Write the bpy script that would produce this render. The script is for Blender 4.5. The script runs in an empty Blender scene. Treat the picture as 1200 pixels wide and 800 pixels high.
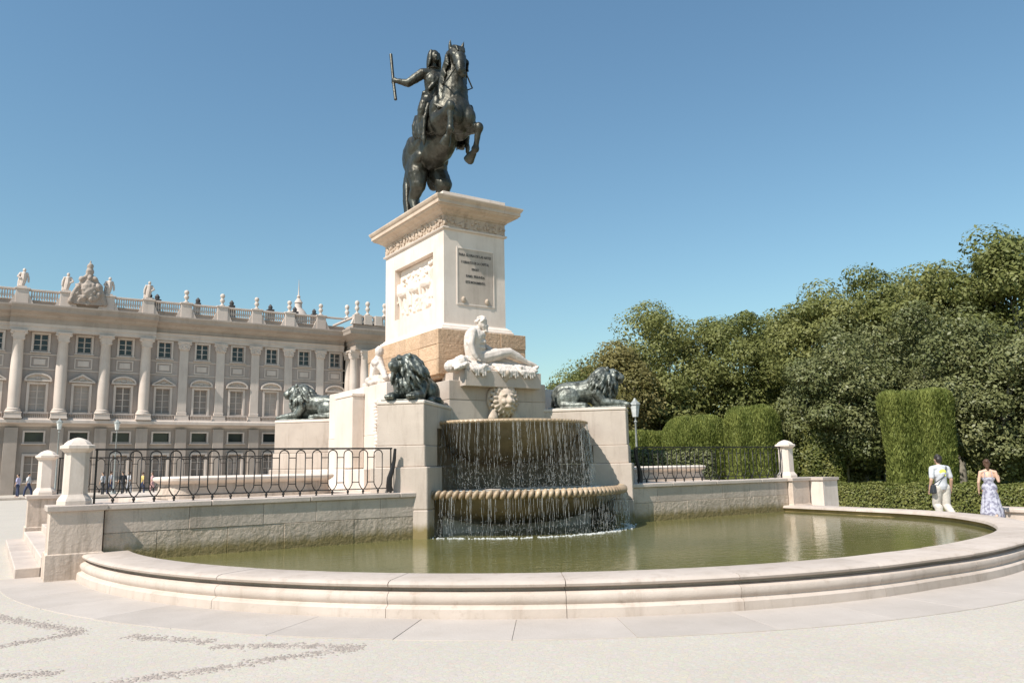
import bpy, bmesh, math, random
import numpy as np
from mathutils import Vector, Matrix, Euler

R = math.radians
random.seed(7)
rng = np.random.default_rng(7)
SC = bpy.context.scene
COL = SC.collection

# ---------------------------------------------------------------- camera, sky, sun, exposure
cam_d = bpy.data.cameras.new('camera'); cam = bpy.data.objects.new('camera', cam_d); COL.objects.link(cam)
cam_d.sensor_width = 36; cam_d.lens = 913.0 / 1200 * 36; cam_d.clip_start = .1; cam_d.clip_end = 3000
_p, _y, _r = R(9.02), R(33.8), R(-1.07)
_f = Vector((math.sin(_y)*math.cos(_p), math.cos(_y)*math.cos(_p), math.sin(_p)))
_r0 = Vector((math.cos(_y), -math.sin(_y), 0)); _u0 = _r0.cross(_f)
_rt = math.cos(_r)*_r0 + math.sin(_r)*_u0; _up = math.cos(_r)*_u0 - math.sin(_r)*_r0
cam.matrix_world = Matrix(((_rt.x, _up.x, -_f.x, 0), (_rt.y, _up.y, -_f.y, 0), (_rt.z, _up.z, -_f.z, 1.7), (0, 0, 0, 1)))
SC.camera = cam

SUN_AZ, SUN_EL = 76.5, 49.0           # degrees from -Y towards -X, height
sd = Vector((-math.sin(R(SUN_AZ))*math.cos(R(SUN_EL)), -math.cos(R(SUN_AZ))*math.cos(R(SUN_EL)), math.sin(R(SUN_EL))))
world = bpy.data.worlds.new('World'); SC.world = world; world.use_nodes = True
wn = world.node_tree.nodes; wl = world.node_tree.links
sky = wn.new('ShaderNodeTexSky'); sky.sky_type = 'NISHITA'; sky.sun_disc = False
sky.sun_elevation = R(SUN_EL); sky.sun_rotation = math.atan2(sd.x, sd.y)
sky.altitude = 600; sky.air_density = 1.6; sky.dust_density = .6; sky.ozone_density = 3.0
bg = wn['Background']; bg.inputs[1].default_value = .089
wb = wn.new('ShaderNodeMix'); wb.data_type = 'RGBA'; wb.blend_type = 'MULTIPLY'; wb.inputs[0].default_value = 1; wb.inputs[7].default_value = (.82, .985, 1.0, 1)   # warm white balance
wl.new(sky.outputs[0], wb.inputs[6]); wl.new(wb.outputs[2], bg.inputs[0])
sun_d = bpy.data.lights.new('sun', 'SUN'); sun = bpy.data.objects.new('sun', sun_d); COL.objects.link(sun)
sun_d.energy = 4.3; sun_d.angle = R(.53); sun_d.color = (1, .95, .885)
sun.rotation_euler = sd.to_track_quat('Z', 'Y').to_euler()
SC.view_settings.view_transform = 'Standard'; SC.view_settings.look = 'None'
SC.view_settings.exposure = .55; SC.view_settings.gamma = 1
SC.render.engine = 'CYCLES'
SC.cycles.use_denoising = True
SC.cycles.max_bounces = 6; SC.cycles.transparent_max_bounces = 12

# ---------------------------------------------------------------- materials
def newmat(name):
    m = bpy.data.materials.new(name); m.use_nodes = True
    nt = m.node_tree; return m, nt, nt.nodes['Principled BSDF']
def N(nt, t, **kw):
    n = nt.nodes.new(t)
    for k, v in kw.items():
        if k.startswith('i_'): n.inputs[int(k[2:])].default_value = v
        else: setattr(n, k, v)
    return n
def mixc(nt, a, b, fac, blend='MIX'):
    n = nt.nodes.new('ShaderNodeMix'); n.data_type = 'RGBA'; n.blend_type = blend
    for s, v in ((6, a), (7, b), (0, fac)):
        if hasattr(v, 'links'): nt.links.new(v, n.inputs[s])
        else: n.inputs[s].default_value = v if s == 0 else (*v, 1)
    return n.outputs[2]
def ramp(nt, src, lo, hi):
    n = nt.nodes.new('ShaderNodeMapRange'); n.inputs[1].default_value = lo; n.inputs[2].default_value = hi
    nt.links.new(src, n.inputs[0]); return n.outputs[0]
def noise(nt, vec, scale, detail=4, rough=.6):
    n = N(nt, 'ShaderNodeTexNoise'); n.inputs['Scale'].default_value = scale
    n.inputs['Detail'].default_value = detail; n.inputs['Roughness'].default_value = rough
    if vec is not None: nt.links.new(vec, n.inputs['Vector'])
    return n.outputs[0]
def scaled(nt, vec, s):
    n = N(nt, 'ShaderNodeVectorMath', operation='MULTIPLY'); n.inputs[1].default_value = s
    nt.links.new(vec, n.inputs[0]); return n.outputs[0]
def stone(name, c1, c2, stain, rough=.8, bump=.25, scale=1.0, streak=.45, bump_scale=30, objvar=.12, patch=.0, dist=.02, waterline=0):
    c1, c2, stain = [[v*k for v, k in zip(c, (1.07, .975, .925))] for c in (c1, c2, stain)]
    m, nt, b = newmat(name)
    pos = N(nt, 'ShaderNodeNewGeometry').outputs['Position']
    big = ramp(nt, noise(nt, pos, 1.3*scale, 5), .35, .65)
    col = mixc(nt, c1, c2, big)
    st = ramp(nt, noise(nt, scaled(nt, pos, (2.6, 2.6, .35)), 1.6*scale, 6, .7), .52, .78)
    k = N(nt, 'ShaderNodeMath', operation='MULTIPLY'); k.inputs[1].default_value = streak; nt.links.new(st, k.inputs[0])
    col = mixc(nt, col, stain, k.outputs[0])
    if patch:
        pt = ramp(nt, noise(nt, pos, 5*scale, 6, .75), .58, .72)
        k2 = N(nt, 'ShaderNodeMath', operation='MULTIPLY'); k2.inputs[1].default_value = patch; nt.links.new(pt, k2.inputs[0])
        col = mixc(nt, col, stain, k2.outputs[0])
    if waterline:                       # algae and lime left by the pool water
        sp = N(nt, 'ShaderNodeSeparateXYZ'); nt.links.new(pos, sp.inputs[0])
        ad = N(nt, 'ShaderNodeMath', operation='MULTIPLY_ADD'); ad.inputs[1].default_value = -.3; nt.links.new(noise(nt, scaled(nt, pos, (3, 3, .6)), 2.2, 5, .7), ad.inputs[0]); nt.links.new(sp.outputs[2], ad.inputs[2])
        wt = ramp(nt, ad.outputs[0], waterline-.13, waterline-.30)
        col = mixc(nt, col, (.23, .175, .075), wt)
    fine = noise(nt, pos, 60*scale, 3)
    col = mixc(nt, col, (.5, .5, .5), ramp(nt, fine, .2, 1.6), 'OVERLAY')
    oi = N(nt, 'ShaderNodeObjectInfo')
    mr = N(nt, 'ShaderNodeMapRange'); mr.inputs[3].default_value = 1-objvar; mr.inputs[4].default_value = 1+objvar*.6
    nt.links.new(oi.outputs['Random'], mr.inputs[0])
    hs = N(nt, 'ShaderNodeHueSaturation'); nt.links.new(mr.outputs[0], hs.inputs['Value']); nt.links.new(col, hs.inputs['Color'])
    nt.links.new(hs.outputs[0], b.inputs['Base Color'])
    b.inputs['Roughness'].default_value = rough; b.inputs['Specular IOR Level'].default_value = .3
    bp = N(nt, 'ShaderNodeBump'); bp.inputs['Strength'].default_value = bump; bp.inputs['Distance'].default_value = dist
    nt.links.new(noise(nt, pos, bump_scale*scale, 6, .65), bp.inputs['Height']); nt.links.new(bp.outputs[0], b.inputs['Normal'])
    return m
def plain(name, c, rough=.6, metal=0, var=.2, scale=8, bump=0):
    m, nt, b = newmat(name)
    pos = N(nt, 'ShaderNodeNewGeometry').outputs['Position']
    col = mixc(nt, [x*(1-var) for x in c], [min(1, x*(1+var)) for x in c], ramp(nt, noise(nt, pos, scale, 4), .3, .7))
    nt.links.new(col, b.inputs['Base Color']); b.inputs['Roughness'].default_value = rough; b.inputs['Metallic'].default_value = metal
    if bump:
        bp = N(nt, 'ShaderNodeBump'); bp.inputs['Strength'].default_value = bump; bp.inputs['Distance'].default_value = .02
        nt.links.new(noise(nt, pos, scale*6, 5), bp.inputs['Height']); nt.links.new(bp.outputs[0], b.inputs['Normal'])
    return m
M = {}
M['white_stone'] = stone('white_stone', (.70, .66, .60), (.61, .57, .51), (.36, .31, .25), streak=.42, bump=.2, patch=.12)
M['marble'] = stone('marble', (.66, .635, .59), (.56, .53, .485), (.28, .245, .20), streak=.5, bump=.1, bump_scale=12, patch=.35, scale=2.0)
M['cornice_stone'] = stone('cornice_stone', (.56, .49, .40), (.46, .39, .31), (.24, .19, .15), streak=.8, bump=.2, patch=.45)
M['grey_stone'] = stone('grey_stone', (.52, .48, .42), (.44, .40, .35), (.25, .21, .17), streak=.65, bump=.25, patch=.25)
M['wall_stone'] = stone('wall_stone', (.56, .50, .43), (.46, .41, .35), (.20, .17, .13), streak=.9, bump=.5, patch=.5, bump_scale=14, dist=.03)
M['wall_rough'] = stone('wall_rough', (.52, .46, .38), (.41, .36, .29), (.17, .14, .09), streak=.85, bump=.9, patch=.4, bump_scale=9, dist=.05, waterline=.5)
M['plinth_foot'] = stone('plinth_foot', (.52, .48, .42), (.44, .40, .35), (.25, .20, .14), streak=.5, bump=.25, patch=.2, waterline=.55)
M['coping'] = stone('coping', (.54, .50, .45), (.45, .41, .37), (.27, .235, .19), streak=.35, bump=.3, patch=.25)
M['rim_stone'] = stone('rim_stone', (.53, .49, .44), (.45, .41, .36), (.27, .22, .17), streak=.6, bump=.22, patch=.45, objvar=.1)
M['algae_stone'] = stone('algae_stone', (.42, .33, .16), (.30, .23, .10), (.12, .10, .05), streak=.5, bump=.4)
M['orange_stone'] = stone('orange_stone', (.56, .43, .30), (.47, .34, .22), (.27, .17, .10), streak=.4, bump=.9, patch=.5, bump_scale=10, dist=.05, objvar=.18)
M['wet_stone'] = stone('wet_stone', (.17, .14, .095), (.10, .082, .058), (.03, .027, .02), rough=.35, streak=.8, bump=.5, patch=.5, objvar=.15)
M['bowl_stone'] = stone('bowl_stone', (.235, .20, .145), (.135, .115, .08), (.04, .035, .026), rough=.3, streak=.7, bump=.3, patch=.4)
M['bowl_lip'] = stone('bowl_lip', (.46, .38, .26), (.31, .24, .16), (.12, .09, .055), rough=.3, streak=.5, bump=.3, patch=.3)
M['paving'] = stone('paving', (.455, .435, .40), (.41, .39, .355), (.32, .30, .265), streak=.2, bump=.3, patch=.25, objvar=.06)
M['palace_wall'] = stone('palace_wall', (.40, .365, .335), (.33, .30, .275), (.21, .19, .17), streak=.5, bump=.1, scale=.3, objvar=0)
M['palace_trim'] = stone('palace_trim', (.58, .54, .49), (.50, .46, .415), (.32, .29, .26), streak=.5, bump=.1, scale=.4, objvar=.08)
M['palace_dark'] = stone('palace_dark', (.38, .345, .305), (.31, .28, .245), (.20, .175, .155), streak=.6, bump=.1, scale=.4, objvar=.05)
M['shutter'] = stone('shutter', (.36, .33, .30), (.29, .265, .24), (.18, .16, .145), rough=.5, streak=.4, bump=.05, scale=.5, objvar=.45)
M['mask_stone'] = stone('mask_stone', (.56, .50, .42), (.40, .35, .28), (.14, .11, .08), streak=.6, bump=.3, patch=.5, scale=3)
M['bark'] = plain('bark', (.26, .23, .18), .9, var=.45, scale=3, bump=.8)
M['iron'] = plain('iron', (.022, .019, .017), .45, .3)
M['roof_dark'] = plain('roof_dark', (.07, .06, .055), .7)
def bronze(name, c1, c2, metal, rough, sc):
    m, nt, b = newmat(name)
    pos = N(nt, 'ShaderNodeNewGeometry').outputs['Position']
    f = ramp(nt, noise(nt, scaled(nt, pos, (1, 1, .5)), sc, 6, .7), .42, .66)
    nt.links.new(mixc(nt, c1, c2, f), b.inputs['Base Color'])
    b.inputs['Metallic'].default_value = metal
    nt.links.new(ramp(nt, noise(nt, pos, sc*1.7, 4), -1.2*rough, 2.2), b.inputs['Roughness'])
    rr = N(nt, 'ShaderNodeMapRange'); rr.inputs[3].default_value = rough-.12; rr.inputs[4].default_value = rough+.2
    nt.links.new(noise(nt, pos, sc*1.7, 4), rr.inputs[0]); nt.links.new(rr.outputs[0], b.inputs['Roughness'])
    bp = N(nt, 'ShaderNodeBump'); bp.inputs['Strength'].default_value = .35; bp.inputs['Distance'].default_value = .03
    nt.links.new(noise(nt, pos, 14, 5, .6), bp.inputs['Height']); nt.links.new(bp.outputs[0], b.inputs['Normal'])
    return m
M['bronze'] = bronze('bronze', (.048, .044, .033), (.092, .092, .075), .7, .40, 3)
M['lion_bronze'] = bronze('lion_bronze', (.06, .064, .053), (.26, .275, .24), .45, .40, 6)
def water_mat():
    m, nt, b = newmat('basin_water')
    pos = N(nt, 'ShaderNodeNewGeometry').outputs['Position']
    col = mixc(nt, (.165, .152, .056), (.13, .126, .046), ramp(nt, noise(nt, pos, .5, 3), .35, .65))
    nt.links.new(col, b.inputs['Base Color']); b.inputs['Roughness'].default_value = .045; b.inputs['IOR'].default_value = 1.33
    bp = N(nt, 'ShaderNodeBump'); bp.inputs['Strength'].default_value = .24; bp.inputs['Distance'].default_value = .03
    nt.links.new(noise(nt, scaled(nt, pos, (1, 1.3, 1)), 5.5, 4, .55), bp.inputs['Height']); nt.links.new(bp.outputs[0], b.inputs['Normal'])
    return m
M['water'] = water_mat()
def spray_mat(name, alpha):
    m, nt, b = newmat(name)
    b.inputs['Base Color'].default_value = (.86, .86, .84, 1); b.inputs['Roughness'].default_value = .12
    b.inputs['Alpha'].default_value = alpha; b.inputs['IOR'].default_value = 1.33
    return m
M['spray'] = spray_mat('spray', .24); M['foam'] = spray_mat('foam', .45)
def glass_mat():
    m, nt, b = newmat('window_glass')
    b.inputs['Base Color'].default_value = (.03, .035, .035, 1); b.inputs['Roughness'].default_value = .08
    return m
M['glass'] = glass_mat()
def leaf_mat(name, c1, c2, rough=.5, trans=.33):
    m, nt, b = newmat(name)
    at = N(nt, 'ShaderNodeAttribute'); at.attribute_name = 'tint'
    col = mixc(nt, c1, c2, at.outputs['Fac'])
    nt.links.new(col, b.inputs['Base Color']); b.inputs['Roughness'].default_value = rough
    b.inputs['Specular IOR Level'].default_value = .35
    tr = N(nt, 'ShaderNodeBsdfTranslucent'); nt.links.new(col, tr.inputs[0])
    mx = N(nt, 'ShaderNodeMixShader'); mx.inputs[0].default_value = trans
    nt.links.new(b.outputs[0], mx.inputs[1]); nt.links.new(tr.outputs[0], mx.inputs[2])
    nt.links.new(mx.outputs[0], nt.nodes['Material Output'].inputs[0])
    return m
M['leaf_plane'] = leaf_mat('leaf_plane', (.135, .15, .036), (.275, .27, .09), .55)
M['leaf_plane2'] = leaf_mat('leaf_plane2', (.11, .13, .03), (.235, .24, .075), .55)
M['leaf_brown'] = leaf_mat('leaf_brown', (.14, .13, .036), (.30, .25, .095), .6)
M['leaf_dark'] = leaf_mat('leaf_dark', (.08, .096, .026), (.20, .20, .08), .5, .12)
M['leaf_pine'] = leaf_mat('leaf_pine', (.045, .058, .025), (.11, .12, .05), .6, .1)
M['leaf_cypress'] = leaf_mat('leaf_cypress', (.11, .135, .024), (.28, .30, .075), .6, .2)
M['leaf_box'] = leaf_mat('leaf_box', (0.100, 0.121, 0.021), (0.231, 0.226, 0.063), .55, .2)

# ---------------------------------------------------------------- mesh helpers
WM = {}
def link(o, parent=None):
    COL.objects.link(o)
    if parent is not None:
        o.parent = parent; o.matrix_parent_inverse = WM[parent.name].inverted()
    WM[o.name] = Matrix.Identity(4)
    return o
def tag(o, label=None, cat=None, group=None, kind=None):
    for k, v in (('label', label), ('category', cat), ('group', group), ('kind', kind)):
        if v: o[k] = v
    return o
def thing(name, loc, label, cat, group=None, rotz=0):
    o = bpy.data.objects.new(name, None); COL.objects.link(o); o.empty_display_size = .3
    o.location = loc; o.rotation_euler = (0, 0, rotz)
    WM[o.name] = Matrix.Translation(Vector(loc)) @ Matrix.Rotation(rotz, 4, 'Z')
    return tag(o, label, cat, group)
class MB:
    def __init__(s, T=None): s.v = []; s.f = []; s.T = T
    def add(s, vs, fs):
        o = len(s.v)
        s.v += [tuple(s.T @ Vector(p)) if s.T else tuple(p) for p in vs]
        s.f += [tuple(i+o for i in f) for f in fs]
    def box(s, x0, y0, z0, x1, y1, z1, c=0):
        if c <= 0:
            s.add([(x, y, z) for z in (z0, z1) for y in (y0, y1) for x in (x0, x1)],
                  [(0, 2, 3, 1), (4, 5, 7, 6), (0, 1, 5, 4), (2, 6, 7, 3), (0, 4, 6, 2), (1, 3, 7, 5)]); return
        lo = (x0, y0, z0); hi = (x1, y1, z1); vs = []; idx = {}
        for sx in (0, 1):
            for sy in (0, 1):
                for sz in (0, 1):
                    sg = (sx, sy, sz)
                    for a in range(3):
                        p = [(hi[k] if sg[k] else lo[k]) + (0 if k == a else (-c if sg[k] else c)) for k in range(3)]
                        idx[(sg, a)] = len(vs); vs.append(tuple(p))
        fs = []
        for a in range(3):
            b, d = [k for k in range(3) if k != a]
            for sa in (0, 1):
                q = []
                for sb, sd_ in ((0, 0), (1, 0), (1, 1), (0, 1)):
                    g = [0, 0, 0]; g[a] = sa; g[b] = sb; g[d] = sd_; q.append(idx[(tuple(g), a)])
                fs.append(tuple(q))
            for sb in (0, 1):
                for sd_ in (0, 1):
                    g0 = [0, 0, 0]; g0[b] = sb; g0[d] = sd_; g1 = list(g0); g1[a] = 1
                    g0 = tuple(g0); g1 = tuple(g1)
                    fs.append((idx[(g0, b)], idx[(g1, b)], idx[(g1, d)], idx[(g0, d)]))
        for sx in (0, 1):
            for sy in (0, 1):
                for sz in (0, 1): fs.append(tuple(idx[((sx, sy, sz), a)] for a in range(3)))
        s.add(vs, fs)
    def loft(s, loops, cap=True):
        n = len(loops[0]); vs = [p for L in loops for p in L]; fs = []
        for i in range(len(loops)-1):
            for j in range(n):
                k = (j+1) % n; fs.append((i*n+j, i*n+k, (i+1)*n+k, (i+1)*n+j))
        if cap: fs += [tuple(range(n))[::-1], tuple((len(loops)-1)*n+j for j in range(n))]
        s.add(vs, fs)
    def rect_loft(s, x0, y0, x1, y1, prof, ch=0):
        L = []
        for o, z in prof:
            a, b, c, d = x0-o, y0-o, x1+o, y1+o
            if ch: L.append([(a+ch, b, z), (c-ch, b, z), (c, b+ch, z), (c, d-ch, z), (c-ch, d, z), (a+ch, d, z), (a, d-ch, z), (a, b+ch, z)])
            else: L.append([(a, b, z), (c, b, z), (c, d, z), (a, d, z)])
        s.loft(L)
    def tube(s, pts, rad, n=8):
        pts = [Vector(p) for p in pts]; L = []
        if not hasattr(rad, '__len__'): rad = [rad]*len(pts)
        for i, p in enumerate(pts):
            d = (pts[min(i+1, len(pts)-1)] - pts[max(i-1, 0)]).normalized()
            a = d.orthogonal().normalized() if i == 0 else (pa - d*pa.dot(d)).normalized()
            pa = a; b = d.cross(a)
            L.append([tuple(p + (a*math.cos(2*math.pi*k/n) + b*math.sin(2*math.pi*k/n))*rad[i]) for k in range(n)])
        s.loft(L)
    def bar(s, p, q, w, h=None):
        p = Vector(p); q = Vector(q); d = (q-p).normalized(); h = h or w
        a = d.cross(Vector((0, 0, 1))) if abs(d.z) < .9 else Vector((1, 0, 0)); a.normalize(); b = d.cross(a)
        s.loft([[tuple(e + a*w/2*i + b*h/2*j) for i, j in ((-1, -1), (1, -1), (1, 1), (-1, 1))] for e in (p, q)])
    def lathe(s, prof, cx=0, cy=0, n=24, a0=0, a1=360):
        full = abs(a1-a0) >= 360; m = n if full else n+1; vs = []; fs = []
        for r, z in prof:
            for j in range(m):
                a = R(a0 + (a1-a0)*j/n); vs.append((cx + r*math.cos(a), cy + r*math.sin(a), z))
        for i in range(len(prof)-1):
            for j in range(n):
                k = (j+1) % m; fs.append((i*m+j, i*m+k, (i+1)*m+k, (i+1)*m+j))
        if not full:
            fs += [tuple(i*m for i in range(len(prof))), tuple(i*m+n for i in range(len(prof)))[::-1]]
        s.add(vs, fs)
    def ell(s, c, r, rot=None, n=12, m=8):
        rm = Euler(rot).to_matrix() if rot else Matrix.Identity(3); c = Vector(c)
        if not hasattr(r, '__len__'): r = (r, r, r)
        vs = [tuple(c + rm @ Vector((0, 0, -r[2])))]; fs = []
        for i in range(1, m):
            t = -math.pi/2 + math.pi*i/m
            for j in range(n):
                a = 2*math.pi*j/n
                vs.append(tuple(c + rm @ Vector((r[0]*math.cos(t)*math.cos(a), r[1]*math.cos(t)*math.sin(a), r[2]*math.sin(t)))))
        vs.append(tuple(c + rm @ Vector((0, 0, r[2])))); e = len(vs)-1
        for j in range(n):
            k = (j+1) % n; fs.append((0, 1+k, 1+j)); fs.append((e, e-n+j, e-n+k))
            for i in range(m-2): fs.append((1+i*n+j, 1+i*n+k, 1+(i+1)*n+k, 1+(i+1)*n+j))
        s.add(vs, fs)
    def caps(s, pts, n=10):
        """chain of tapered capsules: pts = (x, y, z, r)"""
        for p, q in zip(pts[:-1], pts[1:]):
            a = Vector(p[:3]); b = Vector(q[:3]); s.ell(a, p[3], n=n, m=6)
            if (b-a).length > 1e-4: s.tube([a, b], [p[3]*.985, q[3]*.985], n)
        s.ell(pts[-1][:3], pts[-1][3], n=n, m=6)
    def mesh(s, name, fix=True):
        me = bpy.data.meshes.new(name); me.from_pydata(s.v, [], s.f)
        if fix:
            bm = bmesh.new(); bm.from_mesh(me); bmesh.ops.recalc_face_normals(bm, faces=bm.faces); bm.to_mesh(me); bm.free()
        me.update(); return me
    def build(s, name, mat, parent=None, smooth=False, fix=True):
        me = s.mesh(name, fix); me.materials.append(M[mat] if isinstance(mat, str) else mat)
        if smooth:
            me.polygons.foreach_set('use_smooth', [True]*len(me.polygons))
            try: me.set_sharp_from_angle(angle=R(40))
            except Exception: pass
        o = bpy.data.objects.new(name, me); return link(o, parent)
def box(name, mat, parent, x0, y0, z0, x1, y1, z1, c=.01):
    m = MB(); m.box(x0, y0, z0, x1, y1, z1, c); return m.build(name, mat, parent)
def struct(o): o['kind'] = 'structure'; return o
def inst(name, me, parent, mw):
    o = bpy.data.objects.new(name, me); link(o, parent); o.matrix_basis = mw; WM[o.name] = mw.copy(); return o
def copy_tree(o, parent=None):
    c = o.copy(); COL.objects.link(c); c.parent = parent
    for ch in [k for k in o.children]: copy_tree(ch, c)
    return c
def sculpt(name, mb, voxel, mat, parent=None, smooth=4, disp=0, dsize=.1):
    me = mb.mesh('tmp'); t = bpy.data.objects.new('tmp', me); COL.objects.link(t)
    r = t.modifiers.new('r', 'REMESH'); r.mode = 'VOXEL'; r.voxel_size = voxel; r.use_smooth_shade = True
    if smooth: s_ = t.modifiers.new('s', 'SMOOTH'); s_.iterations = smooth; s_.factor = .5
    if disp:
        tx = bpy.data.textures.new('carving', 'CLOUDS'); tx.noise_scale = dsize; tx.noise_depth = 3
        d = t.modifiers.new('d', 'DISPLACE'); d.texture = tx; d.strength = disp; d.mid_level = .5
    dg = bpy.context.evaluated_depsgraph_get(); dg.update()
    nm = bpy.data.meshes.new_from_object(t.evaluated_get(dg)); nm.name = name
    bpy.data.objects.remove(t); bpy.data.meshes.remove(me)
    nm.materials.clear(); nm.materials.append(M[mat] if isinstance(mat, str) else mat)
    nm.polygons.foreach_set('use_smooth', [True]*len(nm.polygons))
    return link(bpy.data.objects.new(name, nm), parent)
def lumps(mb, n, c, r, s0, s1, shell=True, seed=0, zmin=None):
    g = random.Random(seed)
    for _ in range(n):
        d = Vector((g.gauss(0, 1), g.gauss(0, 1), g.gauss(0, 1))).normalized()
        k = 1 if shell else g.random()**.4
        p = Vector((c[0]+d.x*r[0]*k, c[1]+d.y*r[1]*k, c[2]+d.z*r[2]*k))
        if zmin is not None and p.z < zmin: continue
        q = g.uniform(s0, s1); mb.ell(p, (q, q*g.uniform(.7, 1.2), q*g.uniform(.8, 1.5)), (g.uniform(-1, 1), g.uniform(-1, 1), 0), n=8, m=6)
# ---------------------------------------------------------------- ground
XC, YC, BY = 10.5, 19.2, 14.93        # monument axis, its centre line, chord of the front basin
def ground_mat():
    m, nt, b = newmat('pale_cobbles')
    pos = N(nt, 'ShaderNodeNewGeometry').outputs['Position']
    col = mixc(nt, (.53, .468, .388), (.48, .422, .35), ramp(nt, noise(nt, pos, .35, 6, .7), .35, .65))
    col = mixc(nt, col, (.30, .27, .23), ramp(nt, noise(nt, pos, 2.3, 6, .8), .6, .95))
    vo = N(nt, 'ShaderNodeTexVoronoi'); vo.inputs['Scale'].default_value = 26; vo.feature = 'DISTANCE_TO_EDGE'; nt.links.new(pos, vo.inputs['Vector'])
    vc = N(nt, 'ShaderNodeTexVoronoi'); vc.inputs['Scale'].default_value = 26; nt.links.new(pos, vc.inputs['Vector'])
    col = mixc(nt, col, vc.outputs['Color'], .05)
    joint = ramp(nt, vo.outputs['Distance'], .0, .09)
    col = mixc(nt, (.42, .38, .325), col, joint)
    nt.links.new(col, b.inputs['Base Color']); b.inputs['Roughness'].default_value = .85; b.inputs['Specular IOR Level'].default_value = .2
    bp = N(nt, 'ShaderNodeBump'); bp.inputs['Strength'].default_value = .2; bp.inputs['Distance'].default_value = .01
    nt.links.new(joint, bp.inputs['Height']); nt.links.new(bp.outputs[0], b.inputs['Normal'])
    return m
M['ground'] = ground_mat()
g = MB(); g.add([(-500, -300, 0), (700, -300, 0), (700, 700, 0), (-500, 700, 0)], [(0, 1, 2, 3)])
struct(g.build('plaza_ground', 'ground', fix=False))

pav = bpy.data.objects.new('pavement', None); COL.objects.link(pav); WM[pav.name] = Matrix.Identity(4); pav['kind'] = 'structure'
_DA = [180, 270, 286, 294, 304, 315, 325, 332, 338, 344, 352, 360, 375]; _DR = [0, 0, .28, .48, .8, 1.05, 1.15, 1.1, .9, .65, .5, .48, .48]
def dr(a): return float(np.interp(a, _DA, _DR))          # the basin swells towards its right end
def sector(r0, r1, a0, a1, z0, z1, c=.008, n=4, cx=XC, cy=BY, wob=0):
    """stone block cut from a ring, edges chamfered"""
    m = MB(); L = []
    def loop(ins, z):
        e = ins/9.5*180/math.pi; A = [a0+e+(a1-a0-2*e)*k/n for k in range(n+1)]
        return [(cx+(r0+ins+dr(a))*math.cos(R(a)), cy+(r0+ins+dr(a))*math.sin(R(a)), z) for a in A] + [(cx+(r1-ins+dr(a))*math.cos(R(a)), cy+(r1-ins+dr(a))*math.sin(R(a)), z) for a in A[::-1]]
    m.loft([loop(0, z0), loop(0, z1-c), loop(c, z1)]); return m
a = 176.0; i = 0
while a < 372:
    w = random.uniform(6.6, 8.8)
    sector(9.2, 10.24+random.uniform(-.01, .01), a+.02, min(a+w, 373)-.02, -.05, .009+random.uniform(-.0015, .0015), .002).build('paving_slab', 'paving', pav)
    a += w
# straight slabs on the near left, in front of the steps
for i in range(9):
    y0 = 14.9+i*1.0
    box('paving_slab', 'paving', pav, -1.0, y0, -.05, .3, y0+.985, .012+random.uniform(-.003, .004), .006)
    box('paving_slab', 'paving', pav, -2.1, y0+.3, -.05, -1.02, y0+1.28, .012+random.uniform(-.003, .004), .006)
# dark pebble zigzags in the pale cobbles
pb = MB(); g = random.Random(3)
Z = [[(.0, 12.3), (.26, 11.56), (.58, 10.84), (1.0, 9.97)], [(1.0, 9.92), (.54, 9.81), (.24, 9.7), (-.5, 9.5)],
     [(1.36, 9.41), (1.7, 8.93), (2.01, 8.53)], [(1.96, 8.33), (2.53, 7.93), (3.13, 7.36)],
     [(3.12, 7.32), (2.37, 7.44), (1.69, 7.4), (1.09, 7.42), (.2, 7.3)], [(-.4, 8.6), (.22, 8.3), (.65, 8.1)]]
for L in Z:
    for (x0, y0), (x1, y1) in zip(L[:-1], L[1:]):
        d = math.hypot(x1-x0, y1-y0); nx, ny = -(y1-y0)/d, (x1-x0)/d
        for k in range(int(d*300)):
            t = g.random(); o = g.gauss(0, .06); s_ = g.uniform(.010, .022)
            pb.ell((x0+(x1-x0)*t+nx*o, y0+(y1-y0)*t+ny*o, .0), (s_, s_*g.uniform(.7, 1), s_*.35), (0, 0, g.uniform(0, 3)), n=6, m=4)
M['pebble'] = stone('pebble', (.27, .25, .225), (.37, .34, .31), (.20, .18, .165), objvar=0, scale=4)
tag(pb.build('dark_pebbles', 'pebble', fix=False), 'dark grey pebbles laid in zigzag bands across the pale cobbles', 'pebbles', kind='stuff')
box('kerb', 'grey_stone', None, -60, 63.5, 0, 28, 64.0, .18, .03)['kind'] = 'structure'

# ---------------------------------------------------------------- basin
basin = thing('fountain_basin', (XC, BY, 0), 'large half-round stone basin with moulded rim full of green water', 'basin')
cuts = [180.0]
while cuts[-1] < 352: cuts.append(cuts[-1] + random.uniform(12.5, 15.5))
cuts[-1] = 360.0
def arc_prof(prof, a0, a1, n=7):
    m = MB(); L = []
    for k in range(n+1):
        ad = a0+(a1-a0)*k/n; a = R(ad); L.append([(XC+(r+dr(ad))*math.cos(a), BY+(r+dr(ad))*math.sin(a), z) for r, z in prof])
    m.loft(L); return m
cop = [(8.36, .335), (8.38, .385), (8.42, .402), (9.02, .402), (9.085, .39), (9.115, .365), (9.105, .338), (9.06, .325), (8.5, .325)]
bod = [(8.5, .324), (8.98, .324), (8.985, .285), (9.07, .28), (9.12, .255), (9.135, .22), (9.125, .175), (9.105, .145), (9.11, .132), (9.15, .124), (9.172, .105), (9.18, -.05), (8.5, -.05)]
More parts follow.
